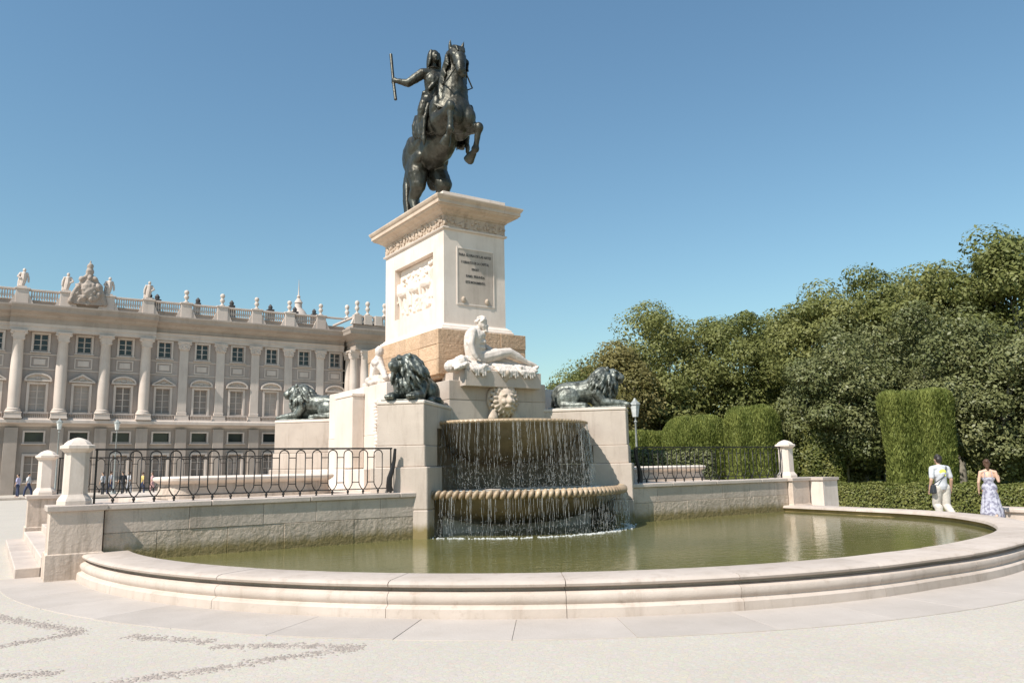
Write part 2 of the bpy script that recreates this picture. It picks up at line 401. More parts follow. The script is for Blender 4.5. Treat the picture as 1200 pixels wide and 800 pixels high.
for a0, a1 in zip(cuts[:-1], cuts[1:]):
    dz = random.uniform(-.003, .003)
    arc_prof([(r, z+dz) for r, z in cop], a0+.03, a1-.03).build('coping_stone', 'rim_stone', basin, smooth=True)
    arc_prof(bod, a0+.02, a1-.02).build('rim_stone', 'rim_stone', basin, smooth=True)
arc_prof([(8.44, .33), (8.499, .33), (8.499, -.1), (8.44, -.1)], 180, 360, 80).build('inner_wall', 'algae_stone', basin)
m = MB(); m.add([(XC, BY+1.0, .235)] + [(XC+(8.47+dr(a))*math.cos(R(a)), BY+(8.47+dr(a))*math.sin(R(a)), .235) for a in np.linspace(180, 360, 97)] + [(XC+8.47, BY+1.0, .235), (XC-8.47, BY+1.0, .235)], [])
n_ = len(m.v); m.f = [(0, i, i+1) for i in range(1, n_-1)] + [(0, n_-1, 1)]
struct(m.build('water', 'water', fix=False))

# ---------------------------------------------------------------- terrace, walls, piers, steps
plat = MB()
plat.box(3.0, BY+.5, -.1, 18.0, 2*YC-BY-.5, 1.155)
struct(plat.build('terrace', 'coping'))
M['terrace_slab'] = stone('terrace_slab', (.58, .54, .48), (.50, .46, .41), (.36, .32, .27), streak=.2, bump=.2)
for i in range(15):
    for j in range(8):
        box('paving_slab', 'terrace_slab', bpy.data.objects['terrace'], 3.0+i*1.0, 15.45+j*.935, 1.12, 3.99+i*1.0, 15.45+j*.935+.925, 1.166, .006)
def basin_wall(x0, x1, label, flip=1):
    w = thing('basin_wall', ((x0+x1)/2, BY, 0), label, 'wall')
    x = x0; g = random.Random(int(x0*10)); 
    while x < x1-.05:
        e = min(x+g.uniform(1.5, 1.9), x1)
        if x1-e < .5: e = x1
        box('coping_stone', 'coping', w, x+.003, BY-.075, 1.085, e-.003, BY+.52, 1.182, .014); x = e
    for z0, z1, mat, off in ((.70, 1.085, 'wall_stone', 0), (.0, .70, 'wall_rough', .5)):
        x = x0; first = True
        while x < x1-.05:
            e = min(x + g.uniform(1.0, 1.45) * (.6 if first and off else 1), x1); first = False
            if x1-e < .4: e = x1
            d = g.uniform(-.006, .006)
            box('stone_block', mat, w, x+.002, BY-.03+d, z0+.002, e-.002, BY+.49, z1-.002, .007); x = e
    return w
basin_wall(1.70, 7.75, 'low stone retaining wall under the iron railing left of the cascade')
basin_wall(13.25, 19.62, 'low stone retaining wall under the iron railing right of the cascade')
def oct_loop(h, c, z, cx, cy): return [(cx-h+c, cy-h, z), (cx+h-c, cy-h, z), (cx+h, cy-h+c, z), (cx+h, cy+h-c, z), (cx+h-c, cy+h, z), (cx-h+c, cy+h, z), (cx-h, cy+h-c, z), (cx-h, cy-h+c, z)]
def pier(cx, cy, label, plabel, oy=.02):
    t = thing('stone_pier', (cx, cy, 0), label, 'pier', 'piers at the terrace corners')
    m = MB(); m.rect_loft(cx-.385, cy-.37, cx+.385, cy+.37, [(.03, -.05), (.03, .41), (.0, .425), (0, 1.085)]); m.build('shaft', 'wall_stone', t)
    m = MB(); m.rect_loft(cx-.385, cy-.37, cx+.385, cy+.37, [(.01, 1.086), (.045, 1.10), (.05, 1.175), (.04, 1.186)]); m.build('cap', 'coping', t)
    p = thing('stone_pillar', (cx-.03, cy+oy, 1.186), plabel, 'pillar', 'pillars at the terrace corners')
    x, y = cx-.03, cy+oy
    m = MB(); m.loft([oct_loop(h, h*.42, z, x, y) for h, z in ((.25, 1.187), (.25, 1.25), (.235, 1.285), (.20, 1.335), (.185, 1.36))]); m.build('base', 'white_stone', p)
    m = MB(); m.loft([oct_loop(h, h*.42, z, x, y) for h, z in ((.183, 1.361), (.18, 2.05))]); m.build('shaft', 'white_stone', p)
    m = MB(); m.loft([oct_loop(h, h*.42, z, x, y) for h, z in ((.19, 2.051), (.235, 2.10), (.255, 2.115), (.255, 2.165), (.20, 2.185), (.195, 2.20), (.15, 2.245), (.07, 2.285), (.015, 2.30))]); m.build('cap', 'white_stone', p)
RX, RY = 2*XC, 2*YC
pier(1.29, 15.18, 'near-left stone pier standing at the end of the basin rim', 'near-left white octagonal pillar standing next to the railing')
pier(1.29, RY-15.18, 'far-left stone pier behind the terrace steps', 'far-left white octagonal pillar, seen behind the nearer one')
pier(20.03, 15.11, 'stone pier at the right end of the basin wall', 'white octagonal pillar ending the right railing in front of the hedges', .07)
# outer block beyond the right pier
t = thing('stone_block', (20.85, 14.9, 0), 'low stone block with sunlit white side beyond the right pillar', 'block')
m = MB(); m.rect_loft(20.5, 14.33, 21.2, 15.6, [(0, -.05), (0, 1.09)]); m.build('body', 'white_stone', t)
m = MB(); m.rect_loft(20.5, 14.33, 21.2, 15.6, [(.03, 1.091), (.04, 1.11), (.04, 1.18)]); m.build('cap', 'coping', t)
box('link_wall', 'wall_stone', t, 20.47, 15.0, -.05, 20.498, 15.4, 1.08)
st = thing('terrace_steps', (.6, YC, 0), 'pale stone steps climbing to the terrace between the left piers', 'steps')
for k in range(7):
    x = .50 + k*.36
    for j in range(4):
        y0 = 15.62+j*1.79
        box('step', 'coping', st, x, y0+.004, -.02 + (k > 0)*.165*k, x+(.37 if k < 6 else .5), y0+1.786, .165*(k+1), .012)
        if k: box('riser_fill', 'coping', st, x+.01, y0+.01, -.02, x+.36, y0+1.78, .165*k-.001, 0)

# ---------------------------------------------------------------- railings
def railing(x0, x1, y, n, label, scroll=0, zb=1.186):
    t = thing('iron_railing', ((x0+x1)/2, y, zb), label, 'railing', 'wrought iron railings on the terrace')
    zt = zb+.915
    m = MB(); m.box(x0, y-.022, zt-.02, x1, y+.022, zt+.012, .006); m.build('top_rail', 'iron', t)
    m = MB(); m.box(x0, y-.012, zb+.085, x1, y+.012, zb+.105, .004); m.build('bottom_rail', 'iron', t)
    sp = (x1-x0-.3)/n
    hw, r = .092, .011
    mb = MB(); pts = []
    for k in range(13):
        a = math.pi*k/12; pts.append((hw*math.cos(a), 0, .79+.092*math.sin(a)))
    for q in ((-hw, 0, .3), (-hw*.95, 0, .2), (-hw*.5, 0, .125), (0, 0, .085), (hw*.5, 0, .125), (hw*.95, 0, .2), (hw, 0, .3)): pts.append(q)
    pts.append(pts[0]); mb.tube(pts, r, 6)
    mb.ell((0, 0, .055), (.028, .028, .032), n=8, m=6); mb.tube([(0, 0, .03), (0, 0, .0)], [.014, .02], 6)
    loop = mb.mesh('loop'); loop.materials.append(M['iron']); loop.polygons.foreach_set('use_smooth', [True]*len(loop.polygons))
    sb = MB(); w2 = sp/2-hw
    sb.tube([(-w2, 0, 0), (w2, 0, 0)], .009, 6)
    short = sb.mesh('tie_bar'); short.materials.append(M['iron'])
    for k in range(n):
        x = x0+.15+sp*(k+.5)
        inst('loop', loop, t, Matrix.Translation((x, y, zb)))
        for z in (.735, .235):
            if k: inst('tie_bar', short, t, Matrix.Translation((x-sp/2, y, zb+z)))
    for x in (x0+.03, x1-.03):
        m = MB(); m.tube([(x, y, zb-.01), (x, y, zt)], .017, 8); m.build('post', 'iron', t)
    if scroll:
        m = MB(); x = x1+.02 if scroll > 0 else x0-.02; s_ = scroll
        m.tube([(x+.04*s_, y-.02, zt-.01), (x+.02*s_, y-.02, zt-.25), (x-.03*s_, y-.03, zt-.45), (x-.09*s_, y-.03, zt-.62), (x-.10*s_, y-.03, zt-.78), (x-.07*s_, y-.03, zb+.03)], [.03, .04, .05, .06, .065, .075], 8)
        m.build('scroll_bracket', 'iron', t, smooth=True)
    return t
railing(1.52, 7.05, 15.13, 16, 'black iron railing of tall loops left of the cascade', 1)
railing(RX-7.05, 19.74, 15.16, 16, 'black iron railing of tall loops right of the cascade', -1)
railing(1.52, 7.05, RY-15.13, 16, 'farther black iron railing behind the left one, along the back of the terrace')
def trough(x0, x1, y0, y1, label):
    t = thing('stone_bench', ((x0+x1)/2, (y0+y1)/2, 1.166), label, 'bench')
    def rl(o, z, r=.35):
        L = []
        for cx, cy, a0 in ((x1-r, y1-r, 0), (x0+r, y1-r, 90), (x0+r, y0+r, 180), (x1-r, y0+r, 270)):
            for k in range(6): a = R(a0+18*k); L.append((cx+(r+o)*math.cos(a), cy+(r+o)*math.sin(a), z))
        return L
    m = MB(); m.loft([rl(o, z) for o, z in ((.04, 1.167), (.04, 1.24), (0, 1.26), (-.03, 1.45))]); m.build('base', 'wall_stone', t)
    m = MB(); m.loft([rl(o, z) for o, z in ((-.02, 1.451), (.06, 1.50), (.09, 1.52), (.10, 1.565), (.06, 1.595), (-.1, 1.60))]); m.build('seat', 'white_stone', t, smooth=True)
trough(2.95, 6.35, 16.6, 18.0, 'long rounded stone bench on the terrace behind the left railing')
trough(RX-6.35, RX-2.85, 16.6, 18.0, 'long rounded stone bench on the terrace behind the right railing')

# ---------------------------------------------------------------- monument pedestal
mon = thing('monument_pedestal', (XC, YC, 0), 'tall pale stone pedestal with cornice, relief panel and inscription under the bronze rider', 'pedestal')
SX0, SX1, SY0, SY1 = 9.55, 11.45, 17.4, 21.0
def course(name, mat, x0, y0, x1, y1, prof): m = MB(); m.rect_loft(x0, y0, x1, y1, prof); return m.build(name, mat, mon)
# shaft with a sunk panel on its left face
py0, py1, pz0, pz1, dp = 17.99, 20.37, 5.90, 7.39, .2
m = MB()
m.add([(SX0, SY0, 5.36), (SX1, SY0, 5.36), (SX1, SY1, 5.36), (SX0, SY1, 5.36), (SX0, SY0, 7.87), (SX1, SY0, 7.87), (SX1, SY1, 7.87), (SX0, SY1, 7.87),
       (SX0, py0, pz0), (SX0, py1, pz0), (SX0, py1, pz1), (SX0, py0, pz1), (SX0+dp, py0, pz0), (SX0+dp, py1, pz0), (SX0+dp, py1, pz1), (SX0+dp, py0, pz1)],
      [(3, 2, 1, 0), (4, 5, 6, 7), (0, 1, 5, 4), (1, 2, 6, 5), (2, 3, 7, 6), (3, 0, 8, 9), (0, 4, 11, 8), (4, 7, 10, 11), (7, 3, 9, 10), (8, 12, 13, 9), (9, 13, 14, 10), (10, 14, 15, 11), (11, 15, 12, 8), (12, 15, 14, 13)])
m.build('shaft', 'white_stone', mon)
course('shaft_base', 'white_stone', SX0, SY0, SX1, SY1, [(.16, 5.14), (.16, 5.21), (.13, 5.235), (.11, 5.29), (.05, 5.33), (.03, 5.362)])
course('necking', 'white_stone', SX0, SY0, SX1, SY1, [(.0, 7.871), (.05, 7.885), (.065, 7.92), (.04, 7.945), (.02, 7.95)])
course('frieze', 'cornice_stone', SX0, SY0, SX1, SY1, [(.015, 7.951), (.015, 8.26), (.05, 8.275), (.06, 8.30)])
course('cornice', 'cornice_stone', SX0, SY0, SX1, SY1, [(.06, 8.301), (.13, 8.34), (.16, 8.37), (.29, 8.43), (.30, 8.47), (.335, 8.475), (.335, 8.56), (.37, 8.60), (.395, 8.65), (.395, 8.68)])
course('top_slab', 'white_stone', SX0, SY0, SX1, SY1, [(.38, 8.681), (.10, 8.70), (.03, 8.71), (.03, 8.905), (.01, 8.915)])
fr = MB(); g = random.Random(5)
for (ax, L, face) in (('y', SY1-SY0, 'l'), ('x', SX1-SX0, 'f')):
    k = 0; s_ = .10
    while s_ < L-.08:
        for _ in range(5):
            h = 8.10+g.uniform(-.11, .11); q = s_+g.uniform(-.09, .09); r_ = g.uniform(.03, .06)
            p = (SX0-.02, SY0+q, h) if face == 'l' else (SX0+q, SY0-.02, h)
            fr.ell(p, (r_, r_, r_*g.uniform(.7, 1.4)), n=6, m=4)
        s_ += .17
fr.build('frieze_carving', 'cornice_stone', mon, smooth=True, fix=False)['kind'] = 'stuff'
# carved relief in the panel: rows of little figures, horses and drapery
rl_ = MB(); g = random.Random(11); X0 = SX0+dp
rl_.box(X0-.03, py0+.01, pz0+.01, X0+.05, py1-.01, pz1-.01)
for k in range(11):
    y = py0+.2+k*.2+g.uniform(-.04, .04); b0 = pz0+g.choice((.05, .12, .35)); h = g.uniform(.75, .95); x = X0-.05
    rl_.caps([(x, y, b0, .045), (x-.01, y+g.uniform(-.04, .04), b0+h*.45, .06), (x-.03, y+g.uniform(-.05, .05), b0+h*.8, .085)], 8)
    rl_.caps([(x, y+.1, b0, .04), (x, y+.05, b0+h*.45, .055)], 8)
    rl_.ell((x-.05, y+g.uniform(-.04, .04), b0+h, ), (.065, .06, .075), n=8, m=6)
    a_ = g.uniform(-.2, .2); rl_.caps([(x-.03, y, b0+h*.75, .04), (x-.05, y+a_, b0+h*g.uniform(.6, 1.1), .035)], 8)
for k in range(3):
    y = py0+.45+k*.75; rl_.caps([(X0-.05, y, pz0+.75, .15), (X0-.05, y+.3, pz0+.78, .15), (X0-.06, y+.42, pz0+1.02, .07)], 8)
lumps(rl_, 30, (X0-.03, (py0+py1)/2, pz0+.3), (.02, 1.1, .2), .05, .09, False, 4)
lumps(rl_, 16, (X0-.03, (py0+py1)/2, pz0+1.15), (.02, 1.0, .12), .04, .07, False, 6)
sculpt('relief_panel', rl_, .02, 'white_stone', mon, 2)
# inscription plate
pl = MB(); pl.box(9.975, 17.392, 5.93, 11.065, 17.41, 7.40, .004); plate = pl.build('inscription_plate', 'grey_stone', mon)
for nm, (x0, x1, z0, z1) in dict(a=(9.93, 9.972, 5.88, 7.45), b=(11.068, 11.11, 5.88, 7.45), c=(9.973, 11.067, 7.403, 7.45), d=(9.973, 11.067, 5.88, 5.927)).items():
    box('plate_frame', 'white_stone', plate, x0, 17.383, z0, x1, 17.41, z1, .005)
M['letter'] = plain('letter', (.055, .05, .045), .6)
for txt, z, size in (('PARA GLORIA DE LAS ARTES', 7.215, .098), ('Y ORNATO DE LA CAPITAL', 7.02, .098), ('ERIGIÓ', 6.85, .085), ('ISABEL SEGUNDA', 6.655, .092), ('ESTE MONUMENTO', 6.49, .092)):
    cu = bpy.data.curves.new('lettering', 'FONT'); cu.body = txt; cu.size = size; cu.align_x = 'CENTER'; cu.extrude = .003; cu.offset = .0016; cu.resolution_u = 2
    ob = bpy.data.objects.new('tmp', cu); COL.objects.link(ob); dg = bpy.context.evaluated_depsgraph_get()
    me = bpy.data.meshes.new_from_object(ob.evaluated_get(dg)); bpy.data.objects.remove(ob)
    me.materials.clear(); me.materials.append(M['letter'])
    w = max(v.co.x for v in me.vertices) - min(v.co.x for v in me.vertices); tw = {'P': 1.0, 'Y': .88, 'E': 0, 'I': .58}.get(txt[0], 0) or (.22 if txt == 'ERIGIÓ' else .6)
    o = inst('lettering', me, plate, Matrix.Translation((10.5, 17.389, z)) @ Matrix.Rotation(R(90), 4, 'X') @ Matrix.Diagonal((tw/w, 1, 1, 1)))
for x in (10.13, 10.86):
    m = MB(); m.ell((x, 17.375, 6.03), (.07, .025, .08), n=10, m=6); m.ell((x, 17.37, 6.06), (.035, .03, .05), n=8, m=6); m.build('rosette', 'cornice_stone', plate, smooth=True)
# rough golden base course built of blocks
core = MB(); core.box(SX0-.30, SY0-.30, 3.9, SX1+.30, SY1+.30, 5.135); core.build('core', 'orange_stone', mon)
g = random.Random(21)
for ci, (z0, z1) in enumerate(((3.98, 4.362), (4.364, 4.742), (4.744, 5.13))):
    for face, a0, a1 in (('f', SX0-.385, SX1+.385), ('l', SY0-.295, SY1+.385)):
        p = a0
        while p < a1-.02:
            e = min(p+g.uniform(.62, 1.0), a1)
            if a1-e < .3: e = a1
            d = g.uniform(.07, .095)
            if face == 'f': box('stone_block', 'orange_stone', mon, p+.004, SY0-.30-d, z0, e-.004, SY0-.28, z1, .01)
            else: box('stone_block', 'orange_stone', mon, SX0-.30-d, p+.004, z0, SX0-.28, e-.004, z1, .01)
            p = e
# lower body
def block(name, mat, x0, y0, z0, x1, y1, z1, c=.012): return box(name, mat, mon, x0, y0, z0, x1, y1, z1, c)
block('stone_course', 'grey_stone', 9.07, 16.30, 3.285, 11.93, 22.1, 3.75)
block('stone_course', 'grey_stone', 9.075, 16.305, 2.60, 11.925, 22.09, 3.283)
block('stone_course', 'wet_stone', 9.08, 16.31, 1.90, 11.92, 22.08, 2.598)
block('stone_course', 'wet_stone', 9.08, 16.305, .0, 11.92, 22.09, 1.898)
block('statue_block', 'grey_stone', 9.38, 16.05, 3.60, 11.62, 17.2, 4.0)
for s_ in (-1, 1):                      # side faces
    def sb(name, mat, x0, y0, z0, x1, y1, z1, c=.012):
        a, b = sorted((XC+s_*x0, XC+s_*x1)); block(name, mat, a, y0, z0, b, y1, z1, c)
    sb('stone_course', 'white_stone', 1.44, 17.3, 2.5, 2.6, 21.1, 3.75)
    sb('stone_course', 'white_stone', 1.44, 17.29, 1.16, 2.605, 21.11, 2.498)
    sb('side_pier', 'white_stone', 2.607, 18.61, 1.70, 2.93, 19.79, 3.50)
    sb('side_pier_cap', 'white_stone', 2.607, 18.59, 3.502, 2.95, 19.81, 3.58)
    sb('side_plinth', 'white_stone', 2.608, 17.2, 1.16, 3.2, 21.2, 1.68)
    gr = MB(); g = random.Random(8)
    for k in range(16): gr.ell((XC+s_*2.62, 17.85+.04*math.sin(k), 3.3-k*.085), (.05, .07, .06), n=8, m=6)
    gr.build('garland', 'marble', mon, smooth=True)
# four diagonal lion plinths
def plinth(ang):
    E0 = Vector((XC, YC, 0)); sx = 1 if math.cos(ang) > 0 else -1; sy = 1 if math.sin(ang) > 0 else -1
    ex = XC+sx*3.225; ey = YC+sy*3.995
    T = Matrix.Translation((ex, ey, 0)) @ Matrix.Rotation(ang, 4, 'Z')
    for nm, z0, z1, o, mat, c in (('plinth_cap', 3.03, 3.115, .012, 'white_stone', .02), ('plinth_block', 2.155, 3.028, 0, 'grey_stone', .015), ('plinth_block', 1.705, 2.153, .028, 'grey_stone', .015), ('plinth_foot', .82, 1.703, .105, 'grey_stone', .02), ('plinth_foot', -.05, .818, .11, 'plinth_foot', .02)):
        m = MB(T); m.box(-2.25, -.528-o, z0, o, .528+o, z1, c); m.build(nm, mat, mon)
    return T
def niche_shade_lining(T, side):  # thin added slabs: dark colour stands mainly for niche shade, partly for wet stone
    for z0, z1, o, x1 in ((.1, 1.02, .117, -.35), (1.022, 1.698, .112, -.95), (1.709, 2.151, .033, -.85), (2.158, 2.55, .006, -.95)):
        m = MB(T); a, b = sorted((side*.5, side*(.528+o))); m.box(-2.2, a, z0, x1, b, z1, .003); m.build('wet_shade_lining', 'wet_stone', mon)
LT = {k: plinth(R(a)) for k, a in (('fl', 225), ('fr', 315), ('bl', 135), ('br', 45))}
niche_shade_lining(LT['fl'], 1); niche_shade_lining(LT['fr'], -1)
# mask spout
mk = MB(); mx, my, mz = 10.56, 16.20, 3.30
mk.lathe([(0, -.04), (.42, -.04), (.455, .0), (.455, .06), (.40, .09), (.36, .06), (0, .05)], n=32); mk.T = None
mk.v = [(mx+x, my+.08-z, mz+y*.98) for x, y, z in mk.v]
mk.ell((mx, my-.1, mz), (.25, .17, .29)); mk.caps([(mx, my-.2, mz+.08, .07), (mx, my-.29, mz-.06, .085)]); mk.ell((mx, my-.24, mz-.17), (.12, .09, .07))
for s_ in (-1, 1):
    mk.ell((mx+s_*.1, my-.22, mz+.11), (.075, .05, .04), (0, s_*.3, 0)); mk.ell((mx+s_*.11, my-.22, mz-.06), (.09, .07, .08)); mk.ell((mx+s_*.2, my-.1, mz+.24), (.07, .05, .08))
g = random.Random(2)
for k in range(34):
    a_ = 2*math.pi*k/17+(k > 16)*.18; rr = .29 if k < 17 else .36
    mk.ell((mx+rr*math.cos(a_), my-.09+(k > 16)*.06, mz+rr*1.02*math.sin(a_)), (.055, .06, .085), (0, -a_+math.pi/2, 0), n=8, m=6)
sculpt('lion_mask', mk, .014, 'mask_stone', mon, 2)
for L_ in ([(mx-.03, 16.2, 3.66, .10), (mx-.02, 16.08, 3.82, .08), (mx, 16.03, 3.95, .10)], [(mx-.3, 16.22, 3.0, .1), (mx-.32, 16.2, 2.85, .14)], [(mx+.32, 16.22, 3.0, .1), (mx+.34, 16.2, 2.85, .14)]):
    br = MB(); br.caps(L_); sculpt('carved_bracket', br, .025, 'mask_stone', mon, 3)

# ---------------------------------------------------------------- cascade bowls
def bowl(name, Rr, z, depth, label, gad):
    t = thing(name, (XC, 16.25, z), label, 'fountain bowl')
    pr = [(Rr-.16, z-.04), (Rr-.12, z+.0), (Rr-.05, z+.012), (Rr, z-.02), (Rr+.012, z-.06), (Rr-.02, z-.10), (Rr-.10, z-.13), (Rr-.22, z-.30*depth), (Rr-.5, z-.6*depth), (Rr-.95, z-.85*depth), (Rr-1.4, z-depth), (.3, z-depth), (.3, z-.04)]
    m = MB(); m.lathe(pr, XC, 16.25, 56, 180, 360); m.build('bowl', 'bowl_stone', t, smooth=True)
    m = MB(); m.lathe([(.1, z-.03), (Rr-.1, z-.012)], XC, 16.25, 56, 180, 360); m.build('pool', 'water', t, fix=False)
    if gad:
        m = MB(); m.ell((0, 0, 0), (.062, .11, .115), (R(-18), R(30), 0), n=10, m=8); me = m.mesh('gadroon'); me.materials.append(M['bowl_lip']); me.polygons.foreach_set('use_smooth', [True]*len(me.polygons))
        n = 64
        for k in range(n):
            a_ = R(180+180*(k+.5)/n); inst('gadroon', me, t, Matrix.Translation((XC+(Rr-.02)*math.cos(a_), 16.25+(Rr-.02)*math.sin(a_), z-.065)) @ Matrix.Rotation(a_+math.pi/2, 4, 'Z'))
    else:
        m = MB(); m.lathe([(Rr-.1, z+.0), (Rr-.05, z+.02), (Rr+.015, z+.012), (Rr+.03, z-.03), (Rr+.012, z-.062), (Rr-.06, z-.07)], XC, 16.25, 56, 180, 360); m.build('lip', 'bowl_lip', t, smooth=True)
        me = MB(); me.ell((0, 0, 0), (.045, .03, .03), (0, R(30), 0), n=8, m=6); me = me.mesh('bead'); me.materials.append(M['bowl_lip'])
        for k in range(60):
            a_ = R(181+178*k/59); inst('bead', me, t, Matrix.Translation((XC+(Rr+.015)*math.cos(a_), 16.25+(Rr+.015)*math.sin(a_), z-.022)) @ Matrix.Rotation(a_+math.pi/2, 4, 'Z'))
    return t
bowl('upper_bowl', 2.1, 2.71, .95, 'upper half-round stone bowl of the cascade below the mask', False)
bowl('lower_bowl', 2.95, 1.17, .75, 'lower and wider half-round bowl of the cascade with lobed rim', True)
g = random.Random(9); fw = MB()
def strand(a_, r0, z0, z1, out, dens):
    x0, y0 = XC+r0*math.cos(a_), 16.25+r0*math.sin(a_); z = z0; H = z0-z1
    while z > z1:
        t = (z0-z)/H; L = g.uniform(.10, .34)*(1-.72*t); w = g.uniform(.0011, .0029)*(1+.5*(1-t))
        o = out*math.sqrt(max(t, 0)); j = .035*t
        x = x0+o*math.cos(a_)+g.gauss(0, j); y = y0+o*math.sin(a_)+g.gauss(0, j); e = max(z-L, z1)
        fw.tube([(x, y, z), (x+g.gauss(0, .003), y, (z+e)/2), (x, y, e)], [w*.5, w, w*.4], 4)
        z = e - g.uniform(.0, .10)*(.15+t)*1.3/dens
for k in range(170):
    a_ = R(g.uniform(183, 357)); strand(a_, 2.13, 2.66, 1.2, .12, g.uniform(.6, 1.5))
for k in range(210):
    a_ = R(g.uniform(182, 358)); strand(a_, 3.0, 1.08, .25, .07, g.uniform(.6, 1.5))
for k in range(2600):
    u = g.random() < .62; a_ = R(g.uniform(182, 358)); r_ = (2.2 if u else 3.05)+g.gauss(0, .07); z = (1.22+abs(g.gauss(0, .38))) if u else (.26+abs(g.gauss(0, .25)))
    if u and z > 2.6 or (not u and z > 1.0): continue
    s_ = g.uniform(.0025, .0065); fw.ell((XC+r_*math.cos(a_), 16.25+r_*math.sin(a_), z), (s_, s_, s_*1.6), n=4, m=3)
tag(fw.build('falling_water', 'spray', fix=False), 'thin strands and drops of water falling from both cascade bowls', 'water', kind='stuff')
fo = MB()
for k in range(520):
    a_ = R(g.uniform(183, 357)); r_ = 3.07+g.gauss(0, .06); s_ = g.uniform(.01, .035)
    fo.ell((XC+r_*math.cos(a_), 16.25+r_*math.sin(a_), .237), (s_, s_, s_*.5), n=6, m=4)
for k in range(350):
    a_ = R(g.uniform(183, 357)); r_ = 2.27+g.gauss(0, .06); s_ = g.uniform(.01, .03)
    fo.ell((XC+r_*math.cos(a_), 16.25+r_*math.sin(a_), 1.16), (s_, s_, s_*.5), n=6, m=4)
tag(fo.build('foam', 'foam', fix=False), 'white foam where the falling water meets the pool', 'foam', kind='stuff')
# ---------------------------------------------------------------- bronze horseman
eq = thing('equestrian_statue', (XC, 20.0, 8.915), 'dark bronze statue of a rider with baton on a rearing horse', 'statue')
h = MB(); q_ = .22                     # fore hand set back a little
h.caps([(10.5, 20.5, 11.15, .55), (10.5, 20.0, 11.38, .56), (10.5, 19.4, 11.52, .58), (10.5, 18.95, 11.70, .60), (10.5, 18.55, 11.80, .53)], 14)
h.ell((10.5, 18.05+q_, 11.62), (.5, .40, .56)); h.ell((10.5, 19.5, 11.15), (.51, .95, .56), (R(-18), 0, 0))
for s_ in (-1, 1): h.ell((10.5+.22*s_, 20.5, 11.08), (.38, .54, .66)); h.ell((10.5+.33*s_, 18.45+q_*.7, 11.62), (.3, .42, .55), (R(15), 0, 0)); h.ell((10.5+.2*s_, 17.78+q_, 11.5), (.22, .2, .32))
h.caps([(10.5, 18.52, 12.0, .50), (10.5, 18.44, 12.4, .40), (10.5, 18.42, 12.85, .33), (10.49, 18.40, 13.2, .28), (10.48, 18.33, 13.45, .23)], 12)
h.caps([(10.48, 18.25, 13.47, .24), (10.43, 18.02, 13.20, .21), (10.37, 17.86, 12.93, .165), (10.34, 17.80, 12.72, .14)], 12)
h.ell((10.46, 18.17, 13.17), (.15, .22, .27)); h.ell((10.30, 17.74, 12.69), (.11, .08, .09)); h.ell((10.40, 17.78, 12.60), (.09, .1, .08))
for s_ in (-1, 1):
    h.ell((10.45+.18*s_, 18.06, 13.36), .06, n=8, m=6); h.ell((10.33+.08*s_, 17.69, 12.72), .045, n=8, m=6)
h.caps([(10.35, 18.36, 13.6, .08), (10.31, 18.34, 13.76, .06), (10.30, 18.31, 13.92, .018)], 8); h.caps([(10.60, 18.27, 13.6, .08), (10.65, 18.22, 13.75, .06), (10.68, 18.18, 13.90, .018)], 8)
# hind legs
h.ell((10.18, 20.320, 10.6), (.28, .45, .58), (R(20), 0, 0)); h.caps([(10.18, 20.170, 10.4, .32), (10.17, 20.100, 10.05, .25), (10.18, 20.440, 9.72, .16), (10.18, 20.280, 9.3, .115), (10.18, 20.140, 9.08, .125), (10.18, 20.050, 8.99, .14)], 10)
h.ell((10.18, 20.020, 8.97), (.15, .19, .07)); h.ell((10.18, 20.520, 9.80), (.10, .10, .17)); h.ell((10.18, 20.170, 9.12), (.13, .14, .11))
h.ell((10.84, 20.170, 10.6), (.28, .45, .58), (R(25), 0, 0)); h.caps([(10.84, 20.020, 10.4, .33), (10.85, 19.740, 10.08, .26), (10.85, 19.920, 9.65, .17), (10.85, 19.720, 9.25, .12), (10.85, 19.600, 9.05, .125), (10.85, 19.520, 8.98, .14)], 10)
h.ell((10.85, 19.480, 8.97), (.14, .18, .07))
# fore legs: forearm, knee, cannon, fetlock, pastern, hoof
def foreleg(P, hoof):
    h.caps(P[:3], 12); h.ell(P[2][:3], (.135, .15, .165)); h.caps([P[2][:3]+(.105,), P[3], P[4]], 10); h.ell(P[4][:3], (.115, .125, .12)); h.caps([P[4][:3]+(.09,), P[5]], 10)
    a, b = Vector(hoof[0]), Vector(hoof[1]); h.tube([a, a.lerp(b, .5), b], [.105, .14, .165], 12)
foreleg([(10.10, 18.6, 11.5, .30), (10.04, 18.12, 11.50, .185), (10.02, 17.84, 11.60, .13), (10.04, 17.86, 11.22, .085), (10.05, 17.90, 10.96, .09), (10.06, 18.08, 10.80, .08)], ((10.06, 18.06, 10.83), (10.06, 18.26, 10.62)))
foreleg([(10.86, 18.5, 11.45, .30), (10.9, 18.12, 11.27, .185), (10.93, 17.82, 11.17, .13), (10.92, 17.92, 10.80, .085), (10.92, 18.0, 10.60, .09), (10.92, 18.15, 10.50, .08)], ((10.92, 18.12, 10.53), (10.92, 18.40, 10.38)))
for s_ in (-1, 1):                        # muscles of shoulder, flank and haunch
    h.ell((10.5+.56*s_, 18.62, 11.85), (.14, .2, .36), (R(25), 0, 0)); h.ell((10.5+.50*s_, 18.95, 11.5), (.14, .24, .3)); h.ell((10.5+.46*s_, 20.3, 11.3), (.15, .3, .34), (R(-30), 0, 0)); h.ell((10.5+.44*s_, 19.95, 10.85), (.12, .28, .2))
sculpt('horse', h, .025, 'bronze', eq, 4, .03, .2)
mn = MB(); g = random.Random(3)
